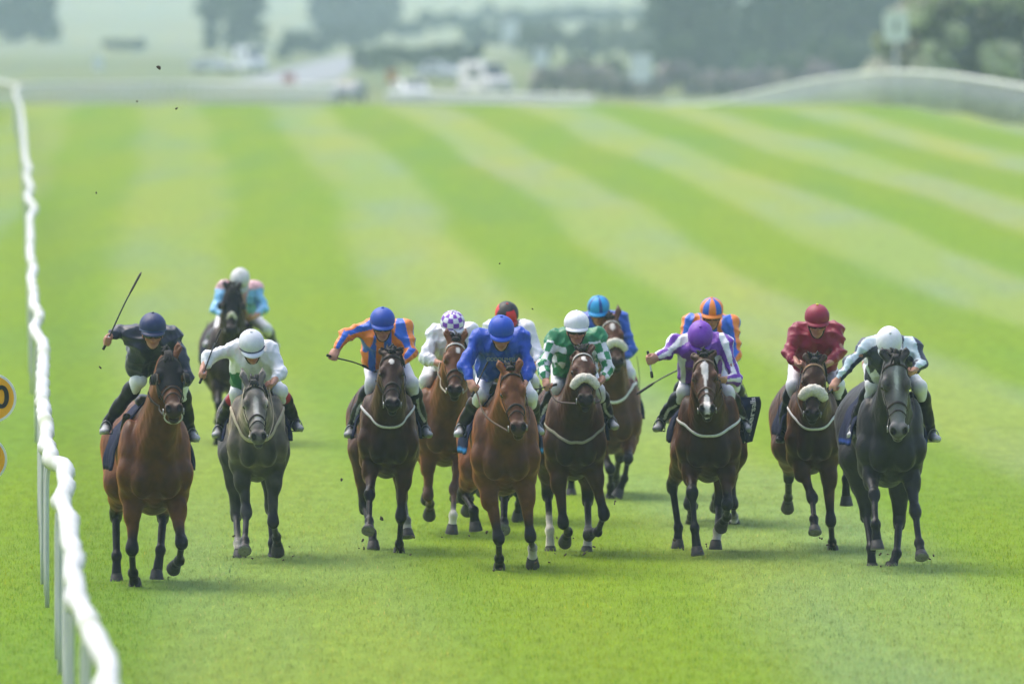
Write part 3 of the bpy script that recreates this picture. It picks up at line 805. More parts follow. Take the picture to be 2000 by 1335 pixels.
def build_horse(h):
    sc = h.get('sc', 1.0)
    fr = Frame(h['cx'], h['D'], h.get('yaw', .045))
    h['fr'] = fr
    s_ = F / h['D']
    dz = (HC - (h['bot'] - YH) / s_) - .70 * sc         # how low the trunk rides in this stride
    lat = h.get('lat', 1.0)
    def T(x, f, z): return np.array([x * sc * lat, -f * sc, z * sc + dz])
    coat = np.array(h['coat']); dark = np.array(h.get('dark', coat * .40)); pts = np.array(h.get('points', BLK))  # on bays, dark is chest and throat shade put into the coat
    musz = np.array(h.get('muzzle', BLK * 1.5)); top = np.array(h.get('top', coat))
    B = SDF()
    r3 = lambda a, b, c: (a * sc * lat, b * sc, c * sc)
    # trunk
    B.ell(T(0, -.42, 1.17), r3(.240, .50, .38), .10, ca=coat)
    B.ell(T(0, -.95, 1.20), r3(.270, .60, .34), .10, ca=coat)
    B.ell(T(0, -1.45, 1.26), r3(.26, .42, .31), .10, ca=top)
    B.ell(T(0, -.45, 1.50), r3(.075, .34, .10), .12, ca=top)
    B.ell(T(0, -1.3, 1.50), r3(.13, .35, .07), .12, ca=top)
    B.ell(T(0, -.10, 1.09), r3(.205, .22, .28), .08, ca=coat)
    B.ell(T(0, -.42, .84), r3(.15, .34, .14), .08, ca=dark * .8)  # underside coloured with the painted shade tone
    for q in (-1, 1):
        B.ell(T(q * .100, .045, 1.00), r3(.100, .12, .150), .05, ca=dark)           # breast muscles, a groove between; chest shade painted in their colour
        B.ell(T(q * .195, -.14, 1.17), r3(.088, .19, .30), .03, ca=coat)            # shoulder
        B.ell(T(q * .215, -.03, 1.04), r3(.072, .09, .13), .03, ca=coat)              # point of shoulder
        B.ell(T(q * .165, -1.5, 1.17), r3(.15, .30, .33), .08, ca=coat)
    # head
    pl = h['poll']; ns = h['nose']
    wz = 1.47 * sc + dz
    P0 = fr.at(pl[0], pl[1], .45)
    Ln = .84 * sc
    fp = -.28 * sc + math.sqrt(max(Ln ** 2 - (P0[2] - wz) ** 2, .25)); fp = h.get('fp', fp)
    P = fr.at(pl[0], pl[1], fp)
    LH = .60 * sc; Nn = fr.at(ns[0], ns[1], fp + .3)
    for _ in range(3):
        d2 = (Nn[0] - P[0]) ** 2 + (Nn[2] - P[2]) ** 2
        Nn = fr.at(ns[0], ns[1], fp + math.sqrt(max(LH * LH - d2, (.38 * LH) ** 2)))
    hs = np.linalg.norm(Nn - P) / .60
    a = unit(Nn - P); lx = np.array([1., 0, 0]) + np.array([0, h.get('turn', 0.0), 0]); lx = unit(lx - a * (lx @ a)); nn = np.cross(lx, a); nn = unit(nn)
    if nn[1] > 0: nn = -nn
    HM = np.stack([lx, a, nn], 1)
    hw = h.get('hw', 1.0)
    def hp(l, t, n): return P + (lx * l * hw + a * t + nn * n) * hs
    h['hp'] = hp; h['hs'] = hs
    face = np.array(h.get('face', coat)); fdk = np.array(h.get('facedark', dark))
    # neck
    throat = hp(0, .16, -.17); pollb = hp(0, -.02, -.07)
    B.cone(T(0, -.32, 1.40), pollb, .115 * sc, .075 * sc, .09, top, top)
    nk = coat * .5 + dark * .5  # throat side of the neck darkened in colour to imitate shade
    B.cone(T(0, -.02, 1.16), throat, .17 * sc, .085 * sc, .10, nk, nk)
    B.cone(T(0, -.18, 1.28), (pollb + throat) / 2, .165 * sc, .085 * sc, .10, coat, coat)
    for q in (-1, 1):
        B.cone(T(q * .10, -.10, 1.22), hp(q * .05, .12, -.15), .09 * sc, .05 * sc, .05, coat, coat)
    HB = SDF()
    def E(S, l, t, n, rl, rt, rn, k, ca, op='add'): S.ell(hp(l, t, n), np.array([rl * hw, rt, rn]) * hs, k, HM, ca, op)
    for S in (B, HB):
        E(S, 0, .09, -.045, .088, .13, .095, .03, face)
        S.cone(hp(0, .14, -.05), hp(0, .50, -.045), .088 * hs, .052 * hs, .03, face, face)
        for q in (-1, 1):
            E(S, q * .080, .185, -.012, .032, .055, .040, .022, face)       # brow over the eye
            E(S, q * .058, .20, -.125, .038, .125, .085, .03, fdk)          # cheek
            S.cone(hp(q * .072, .235, -.05), hp(q * .048, .42, -.055), .020 * hs, .012 * hs, .025, face, face)
            E(S, q * .040, .535, -.012, .030, .045, .038, .020, musz)       # nostril wing
        S.cone(hp(0, .20, -.12), hp(0, .53, -.105), .060 * hs, .036 * hs, .03, fdk, musz)
        E(S, 0, .545, -.045, .060, .062, .055, .03, musz)
        E(S, 0, .575, -.10, .040, .035, .038, .02, musz)
        for q in (-1, 1):
            E(S, q * .045, .565, .012, .014, .026, .020, .008, None, 'sub')
            E(S, q * .102, .205, -.030, .016, .022, .018, .010, None, 'sub')
        E(S, 0, .588, -.076, .05, .02, .006, .008, None, 'sub')
    # ears
    earc = np.array(h.get('ear', face))
    ed = h.get('ears', ((-1, .10), (1, .10)))
    for q, back in ed:
        b0 = hp(q * .055, -.005, .0); tip = b0 + (-a * .155 * (1 - back) + nn * (.02 - .12 * back) + lx * q * .035) * hs
        mid = (b0 + tip) / 2 + (nn * .01 + lx * q * .012) * hs
        B.cone(b0, mid, .026 * hs, .030 * hs, .02, earc, earc); B.cone(mid, tip, .030 * hs, .006 * hs, .015, earc, earc * .5)
        B.cone(b0 + nn * .035 * hs, mid + nn * .030 * hs, .010 * hs, .016 * hs, .010, None, None, 'sub')
    # legs
    hoofs = []
    lc = h.get('legs_coat', coat)
    for q, spec in ((-1, h['fl']), (1, h['fr_'])):
        S = T(q * .175, -.04, 1.05); E_ = T(q * .158, -.17, .87)
        typ, k_, f_, hf = spec
        sg = {'e': (1, 1, 1), 'f': (1, -1, -1), 's': (1, -1, -1), 'u': (1, 1, -1), 'b': (-1, -1, -1)}[typ]
        K = solve_f(E_, fr, *k_, .43 * sc, sg[0]) if k_ else T(q * .17, .12, .55)
        if f_ is None: f_ = tuple(np.array(k_) * .3 + np.array(hf) * .7)
        Ft = solve_f(K, fr, *f_, .31 * sc, sg[1]); H = solve_f(Ft, fr, *hf, .17 * sc, sg[2])
        sock = h.get('socks', {}).get('fl' if q < 0 else 'fr')
        hoofs.append(leg(B, S, E_, K, Ft, H, sc, lc, pts, typ, sock, True, h))
    for q, spec in ((-1, h['hl']), (1, h['hr'])):
        S = T(q * .15, -1.48, 1.22); E_ = T(q * .185, -1.22, .93)
        typ, k_, f_, hf = spec
        sg = {'r': (-1, 1, 1), 'p': (-1, -1, -1), 'l': (-1, 1, -1)}[typ]
        if k_ is None:
            K = T(q * .15, -1.62, .66)
            Ft = T(q * .13, -1.5 if typ == 'r' else -2.0, .42); H = T(q * .13, -1.40 if typ == 'r' else -2.12, .34)
        else:
            K = solve_f(E_, fr, *k_, .45 * sc, sg[0])
            if f_ is None: f_ = tuple(np.array(k_) * .3 + np.array(hf) * .7)
            Ft = solve_f(K, fr, *f_, .38 * sc, sg[1]); H = solve_f(Ft, fr, *hf, .17 * sc, sg[2])
        sock = h.get('socks', {}).get('hl' if q < 0 else 'hr')
        hoofs.append(leg(B, S, E_, K, Ft, H, sc, lc, pts, typ, sock, False, h))
    h['B'] = B
    # ---- meshes
    vox = h.get('vox', .012)
    V, Q = B.mesh(vox)
    C = B.color(V, .03)
    # markings of the coat, in the head's own coordinates
    L_ = (V - P) @ HM / hs; L_[:, 0] /= hw
    l, t, n = L_[:, 0], L_[:, 1], L_[:, 2]
    onh = sstep(-.16, -.10, n) * (np.abs(l) < .14) * (t > -.05) * (t < .7)
    W = np.array(h.get('white', (.72, .68, .62)))
    wob = .006 * wnoise(V, 60, 5)
    for mk in h.get('marks', ()):
        if mk[0] == 'star': m = sstep(1.15, .85, np.hypot((l - mk[1]) / mk[3], (t - mk[2]) / mk[4]) + wob * 20)
        elif mk[0] == 'blaze':
            wd = np.interp(t, mk[1], mk[2]); cc = np.interp(t, mk[1], mk[3]) if len(mk) > 3 else 0
            m = sstep(.004, -.004, np.abs(l - cc) - wd + wob) * (t > mk[1][0]) * (t < mk[1][-1])
        m = (m * onh)[:, None]; C = C * (1 - m) + W * m
    if 'facecol' in h:      # lighter or darker face patches of a grey
        for (fl_, ft_, rl, rt, cc) in h['facecol']:
            m = (np.exp(-((l - fl_) / rl) ** 2 - ((t - ft_) / rt) ** 2) * onh)[:, None]; C = C * (1 - m) + np.array(cc) * m
    # nostrils
    for q in (-1, 1):
        m = sstep(.034, .022, np.linalg.norm((L_ - np.array([q * .045, .565, .010])) * np.array([1.2, .9, 1]), axis=1))[:, None]
        C = C * (1 - m) + np.array([.008, .006, .006]) * m
        m = sstep(.030, .020, np.linalg.norm(L_ - np.array([q * .100, .205, -.03]), axis=1))[:, None]
        C = C * (1 - m) + fdk * .35 * m
    C *= (1 + .14 * wnoise(V, 7, 11) + .12 * wnoise(V * np.array([2.2, 1, .45]), 13, 12))[:, None]
    leg_ = sstep(.55, .35, V[:, 2])
    gb = vnormals(V, Q); V = V + gb * ((.0035 * wnoise(V * np.array([1.3, .8, .55]), 30, h['cx']) + .0018 * wnoise(V, 75, 3)) * (1 - .6 * leg_))[:, None]
    if h.get('dapple'): C *= (1 + h['dapple'] * np.clip(wnoise(V, 34, 21), -1, 1))[:, None]
    org = T(0, -.6, 0); org[2] = 0
    h['org'] = org
    e = empty('racehorse', fr.w(org), fr.yaw)
    tag(e, h['label'], 'horse', 'racehorses galloping up the straight')
    h['e'] = e
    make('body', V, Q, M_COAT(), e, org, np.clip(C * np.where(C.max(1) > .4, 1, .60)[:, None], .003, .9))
    for Vh, Fh, Ch in hoofs: make('hoof', Vh, Fh, M_HOOF(), e, org, np.array(Ch))
    for q in (-1, 1):
        v, f = ellmesh(hp(q * .094, .205, -.03), np.array([.020, .024, .022]) * hs, 14, 10, HM); make('eye', v, f, M_EYE(), e, org)
    # mane: locks lying over the crest, forelock between the ears
    mb = MB(); hair = h.get('hair', BLK * 1.3)
    mside = h.get('mside', 1)
    for i in range(46):
        u = (i + .5) / 46; b0 = T(0, -.32, 1.40) * (1 - u) + pollb * u
        b0 = b0 + np.array([0, .02, .095 * (1 - u) + .065 * u]) * sc
        s0 = np.array([b0, b0 + np.array([mside * .05, rng.uniform(0, .05), .012]), b0 + np.array([mside * (.085 + .02 * rng.random()), rng.uniform(.02, .09), -.05]), b0 + np.array([mside * (.10 + .03 * rng.random()), rng.uniform(.05, .13), -.11 - .05 * rng.random()])])
        v, f = tube(catmull(s0, 6), np.linspace(.016, .005, 6), 5); mb.add(v, f, hair)
    mb.build('mane', M_HAIR(), e, org)
    mb = MB()
    fk = h.get('fore', .10)
    for i in range(16):
        b0 = hp(rng.uniform(-.028, .028), -.035, .02); l1 = rng.uniform(-.035, .035)
        s0 = np.array([b0, hp(l1 * .6, .0, .068), hp(l1, fk * .55, .062), hp(l1 * 1.3, fk * rng.uniform(.7, 1.1), .055)])
        v, f = tube(catmull(s0, 6), np.linspace(.014, .004, 6) * hs, 5); mb.add(v, f, hair)
    for i in range(h.get('tuft', 14)):
        b0 = hp(rng.uniform(-.04, .04), -.03, rng.uniform(-.03, .03)); d = np.array([rng.uniform(-.05, .05), rng.uniform(-.02, .06), rng.uniform(.04, .085)])
        v, f = tube(catmull([b0, b0 + d * .6, b0 + d + (rng.uniform(-.03, .03), .01, -.012)], 6), np.linspace(.018, .006, 6) * hs, 5); mb.add(v, f, hair)
    mb.build('forelock', M_HAIR(), e, org)
    mb = MB(); tb = T(0, -1.84, 1.40)
    for i in range(40):
        a0 = rng.uniform(-1, 1); b0 = tb + np.array([rng.uniform(-.03, .03), 0, rng.uniform(-.02, .02)])
        s0 = np.array([b0, b0 + np.array([a0 * .03, .16, .05]), b0 + np.array([a0 * .06 + .02, .36, -.10]), b0 + np.array([a0 * .09 + .04, .50, -.42 - .2 * rng.random()])])
        v, f = tube(catmull(s0, 8), np.linspace(.02, .005, 8), 5); mb.add(v, f, hair)
    mb.build('tail', M_HAIR(), e, org)
    tack(h, e, org, B, HB, hp, hs, HM, T, sc, fr)
    return e

def leg(B, S, E_, K, Ft, H, sc, coat, pts, typ, sock, fore, h):
    dn = unit(H - Ft); Cr = H - dn * .075
    hi = coat; bk = h.get('knee_dark', pts)
    W = np.array((.62, .58, .50))
    low = W if sock else pts
    if fore:
        B.cone(S, E_, .115 * sc, .108 * sc, .05, hi, hi)
        M = E_ + (K - E_) * .36 + np.array([0, -.012, 0])
        B.cone(E_, M, .108 * sc, .060 * sc, .035, hi, hi)
        B.cone(E_ + (K - E_) * .1, K,   .066 * sc, .032 * sc, .03, hi, bk, h0=.45, h1=1)
        B.ell(E_ + (K - E_) * .30 + np.array([math.copysign(.03, E_[0]), -.03, 0]), (.055 * sc, .06 * sc, .12 * sc), .025, ca=hi)
        B.cone(K - unit(K - E_) * .035, K + unit(Ft - K) * .035, .047 * sc, .043 * sc, .025, bk)
        B.ell(K + np.array([0, -.012, 0]), (.053 * sc, .047 * sc, .058 * sc), .018, ca=bk)
        r1, r2 = .027, .025
    else:
        B.cone(S, E_, .20 * sc, .155 * sc, .09, coat, coat)
        B.cone(E_, E_ + (K - E_) * .5, .14 * sc, .088 * sc, .06, coat, coat)
        B.cone(E_ + (K - E_) * .3, K, .10 * sc, .050 * sc, .05, coat, bk, h0=.4, h1=1)
        B.cone(K + np.array([0, .035, .03]), K - np.array([0, -.02, .05]), .036 * sc, .05 * sc, .03, bk)
        B.ell(K, (.048 * sc, .058 * sc, .060 * sc), .025, ca=bk)
        r1, r2 = .033, .030
    tend = unit(np.cross(np.array([1., 0, 0]), Ft - K)); tend = tend if tend[1] > 0 else -tend
    B.cone(K, Ft, r1 * sc, r2 * sc, .02, bk, low if sock == 'high' else pts, h0=.5, h1=.7)
    B.cone(K + tend * .022, Ft + tend * .024, .022 * sc, .023 * sc, .015, bk, pts)
    B.ell(Ft + tend * .008, (.043 * sc, .049 * sc, .046 * sc), .022, ca=low)
    B.cone(Ft, Cr, .030 * sc, .042 * sc, .02, low, low)
    flat = H[2] < .06 and typ in ('s', 'r', 'b')
    if typ in ('s', 'r', 'e'): toe = np.array([0, -1., 0])
    else:
        toe = np.cross(np.array([1., 0, 0]), dn); toe = toe if (typ in ('f', 'b', 'p', 'l', 'u') and toe @ np.array([0, -.7, -1.]) > 0) else -toe
    return hoof_mesh(Ft, H, toe, flat)

def strap(B, pts, width, off, n=30, thick=.35):
    c = catmull(pts, n); c, g = B.snap(c, off)
    return tube(c, width / 2, 8, thick, g)

def tack(h, e, org, B, HB, hp, hs, HM, T, sc, fr):
    leath = M_LEATHER()
    bc = np.array(h.get('bridle', (.022, .016, .012)))
    web = M_WEB()
    def web_obj(name, parts, col, parent=e):
        mb = MB()
        for v, f in parts: mb.add(v, f, col)
        return mb.build(name, web, parent, org)
    # head collar of the bridle: headpiece, cheek pieces, throat lash
    parts = []
    for q in (-1, 1):
        parts.append(strap(HB, [hp(q * .02, -.02, .05), hp(q * .07, .0, .0), hp(q * .105, .10, -.06), hp(q * .10, .28, -.08), hp(q * .075, .42, -.075), hp(q * .066, .50, -.075)], .020, .004, 26))
        parts.append(strap(HB, [hp(q * .10, .06, -.04), hp(q * .10, .16, -.16), hp(q * .03, .20, -.22)], .016, .004, 14))
    br = web_obj('bridle', parts, bc)
    web_obj('browband', [strap(HB, [hp(-.105, .085, -.05), hp(-.085, .065, .0), hp(-.04, .055, .04), hp(0, .05, .055), hp(.04, .055, .04), hp(.085, .065, .0), hp(.105, .085, -.05)], .024, .006, 26)], h.get('browband', bc), br)
    nbp = [strap(HB, [hp(-.085, .39, -.09), hp(-.075, .37, -.03), hp(-.04, .35, .01), hp(0, .34, .02), hp(.04, .35, .01), hp(.075, .37, -.03), hp(.085, .39, -.09)], .022, .006, 26),
           strap(HB, [hp(-.07, .44, -.07), hp(-.05, .42, -.005), hp(0, .40, .012), hp(.05, .42, -.005), hp(.07, .44, -.07)], .014, .005, 20)]
    web_obj('noseband', nbp, h.get('noseband', bc), br)
    for q in (-1, 1):
        c = hp(q * .073, .515, -.075); a_ = np.linspace(0, 2 * math.pi, 25)
        ring = c + (np.cos(a_)[:, None] * HM[:, 1] + np.sin(a_)[:, None] * HM[:, 2]) * .024 * hs + HM[:, 0] * q * .006
        v, f = tube(ring, .004, 6, cap=False); make('bit_ring', v, f, M_METAL(), br, org)
    if h.get('ringbit'):
        a_ = np.linspace(0, 2 * math.pi, 25); c = hp(0, .53, -.12)
        ring = c + (np.cos(a_)[:, None] * HM[:, 0] * .07 + np.sin(a_)[:, None] * unit(HM[:, 1] * .5 - HM[:, 2] * .4) * .05) * hs
        v, f = tube(ring, .007, 6, cap=False); web_obj('bit_strap', [(v, f)], (.6, .58, .5), br)
    # sheepskin roll over the nose
    if 'fleece' in h:
        t0, rr, wdt = h['fleece']
        base = [hp(q * wdt, t0 + .045 * (abs(q)) ** 2.2, .045 - .080 * abs(q) ** 2) for q in np.linspace(-1, 1, 15)]
        c = catmull(base, 60)
        tt = np.linspace(-1, 1, 60); rad = rr * hs * (1 - .35 * np.abs(tt) ** 6)
        v, f = tube(c, rad, 22)
        v = np.array(v); g = v - np.repeat(c, 22, 0)
        v = v + g * (.10 * wnoise(v, 120, 3) + .07 * wnoise(v, 260, 4))[:, None]
        make('sheepskin_noseband', v, f, M_FLEECE(), e, org)
    # blinkers hood
    if h.get('hood'):
        S = SDF(); S.p = [q for q in HB.p if q[8] == 'add']
        V, Q = S.mesh(.012)
        g = S.grad(V); V2 = V + g * .007
        Lc = (V - hp(0, 0, 0)) @ HM / hs
        keep = (Lc[:, 1] < .33 - .4 * np.clip(-.05 - Lc[:, 2], 0, 1)) & (Lc[:, 1] > -.03)
        for q in (-1, 1): keep &= np.linalg.norm(Lc - np.array([q * .100, .205, -.02]), axis=1) > .038
        Qk = Q[keep[Q].all(1)]
        used = np.unique(Qk); remap = np.full(len(V2), -1); remap[used] = np.arange(len(used))
        hd = make('hood', V2[used], remap[Qk], mat('hood_cloth', color=(.008, .009, .012), rough=.8, spec=.15, noise=.25, nscale=50, bump=.3, bscale=150), e, org)
        for q in (-1, 1):
            mb = MB()
            c = hp(q * .108, .205, -.022)
            for k in range(4):
                a_ = np.linspace(0, 2 * math.pi, 25); rr = (.048 - .004 * k) * hs; dd = (.004 + .012 * k) * hs
                ring = c + np.cos(a_)[:, None] * HM[:, 1] * rr + np.sin(a_)[:, None] * unit(HM[:, 2] * .85 + HM[:, 0] * q * -.2) * rr * .9 + HM[:, 0] * q * dd - HM[:, 2] * .3 * dd
                v, f = tube(ring, .006, 6, cap=False); mb.add(v, f, (.015, .015, .018) if k else h.get('cup', (.14, .11, .09)))
            mb.build('eye_cup', web, hd, org)
    # breast girth
    if 'girth' in h:
        col, zs, ws = h['girth']
        z0, z1 = [(HC - (v - YH) / (F / fr.D)) for v in zs]
        c = [(-.27, .22, z0 + .02), (-.24, .06, z0), (-.16, -.10, z0 * .45 + z1 * .55), (-.07, -.17, z1 + .01), (0, -.19, z1), (.07, -.17, z1 + .01), (.16, -.10, z0 * .45 + z1 * .55), (.24, .06, z0), (.27, .22, z0 + .02)]
        c = [np.array((x * sc + h.get('gx', 0), y * sc, z)) for x, y, z in c]
        web_obj('breast_girth', [strap(B, c, ws, .006, 50)], col)
    # saddle cloth, saddle, girth
    TR = SDF(); TR.p = B.p[:15]
    th = np.linspace(-1.88, 1.88, 45); ff = np.linspace(-.34, -.98, 22)
    V = []; C = []
    cc = np.array(h.get('cloth', (.008, .012, .04))); edge = np.array(h.get('cloth_edge', cc))
    for f_ in ff:
        c0 = T(0, f_, 1.16); d = np.stack([np.sin(th), 0 * th, np.cos(th)], 1)
        r = np.full(len(th), .05)
        for _ in range(14): r = r + np.clip(-TR.eval(c0 + d * r[:, None]), -.1, .1)
        fl = np.clip((np.abs(th) - .7), 0, 2)
        rip = .010 * np.sin(f_ * 34 + th * 2) * np.clip(fl, 0, 1) + .006 * np.sin(th * 9 + f_ * 15)
        rr = r + .016 + .055 * fl ** 1.2 * h.get('flare', 1.25) + rip
        V.append(c0 + d * rr[:, None])
        C.append(np.where((np.abs(np.abs(th) - 1.80) < .05)[:, None], edge, cc))
    V = np.concatenate(V); nt_ = len(th)
    i = np.arange(len(ff) - 1)[:, None] * nt_ + np.arange(nt_ - 1)[None]
    Q = np.stack([i, i + 1, i + nt_ + 1, i + nt_], -1).reshape(-1, 4)
    co = make('saddle_cloth', V, Q, M_CLOTH(), e, org, np.concatenate(C))
    so = co.modifiers.new('thickness', 'SOLIDIFY'); so.thickness = .008; so.offset = 1
    h['cloth_name'] = co.name; h['clothV'] = V.reshape(len(ff), nt_, 3)
    S = SDF()
    for q in (-1, 1):
        S.cone(T(q * .09, -.42, 1.62 - .02), T(q * .07, -.78, 1.60), .045, .05, .04)
        S.cone(T(q * .20, -.42, 1.48), T(q * .22, -.56, 1.36), .035, .03, .03)
    S.ell(T(0, -.60, 1.61), (.12, .22, .035), .05)
    S.cone(T(0, -.40, 1.62), T(0, -.36, 1.66), .05, .035, .04)
    v, q4 = S.mesh(.014); make('saddle', v, q4, leath, e, org)
    rib = [T(math.sin(t_) * .31, -.55, 1.15 - math.cos(t_) * .42) for t_ in np.linspace(-1.6, 1.6, 13)]
    web_obj('girth', [strap(TR, rib, .07, .008, 40, .12)], h.get('girthcol', (.03, .03, .035)))
# ------------------------------------------------------------------ riders
SKIN = np.array([.50, .25, .17])
M_SKIN = lambda: mat('skin', rough=.5, spec=.35, attr=True, noise=.10, nscale=40)
M_SILK = lambda: mat('silks', rough=.42, spec=.4, attr=True, noise=.07, nscale=14, bump=.7, bscale=22, sheen=.1)
M_BREECH = lambda: mat('breeches_cloth', rough=.6, spec=.3, attr=True, noise=.06, nscale=20, bump=.3, bscale=35)
M_BOOT = lambda: mat('boot_leather', rough=.36, spec=.2, attr=True, noise=.2, nscale=30, bump=.12, bscale=40)
M_CAP = lambda: mat('cap_cover', rough=.5, spec=.4, attr=True, noise=.06, nscale=30, bump=.15, bscale=60)
M_GOG = lambda: mat('goggles', color=(.010, .011, .012), rough=.15, spec=.6, noise=.1)

def fist(S, wrist, fwd, grip, side, sc=1.0):
    """palm, four fingers closing round the grip axis, thumb over them; returns where the hand closes"""
    a = unit(fwd); g = unit(grip - a * (grip @ a)); b = np.cross(g, a) * side
    Rm = rotm([a, g, b]); s1 = SKIN; s2 = SKIN * np.array([.95, .85, .82])
    S.cone(wrist - a * .05, wrist + a * .015, .027, .026, .02, s1)
    S.ell(wrist + a * .05, np.array([.048, .044, .020]) * sc, .02, Rm, s1)
    for i, ln in enumerate((.90, 1.0, .95, .78)):
        o = g * (i - 1.5) * .0205
        k0 = wrist + a * .080 + o + b * -.002; k1 = wrist + a * (.080 + .024 * ln) + o - b * .024 * ln
        k2 = wrist + a * (.074 + .006 * ln) + o - b * .050 * ln; k3 = wrist + a * .050 + o - b * .046 * ln
        S.cone(k0, k1, .0105, .0102, .006, s1); S.cone(k1, k2, .0102, .0095, .004, s2); S.cone(k2, k3, .0095, .0085, .004, s2)
    t0 = wrist + a * .020 - g * .036 - b * .004; t1 = wrist + a * .052 - g * .046 - b * .026; t2 = wrist + a * .084 - g * .034 - b * .045
    S.cone(t0, t1, .014, .012, .010, s1); S.cone(t1, t2, .0115, .0092, .005, s1)
    return wrist + a * .076 - b * .024

def text_mesh(word, size):
    cu = bpy.data.curves.new('lettering', 'FONT'); cu.body = word; cu.size = size; cu.align_x = 'CENTER'; cu.align_y = 'CENTER'; cu.offset = size * .02
    to = bpy.data.objects.new('lettering', cu); COL.objects.link(to)
    me = bpy.data.meshes.new_from_object(to.evaluated_get(bpy.context.evaluated_depsgraph_get()))
    bpy.data.objects.remove(to)
    V = np.array([v.co[:] for v in me.vertices]); Fc = [tuple(p.vertices) for p in me.polygons]
    return V, Fc

def seg_dist(V, a, b):
    d = b - a; h = np.clip(((V - a) @ d) / (d @ d), 0, 1)
    return np.linalg.norm(V - a - h[:, None] * d, axis=1), h

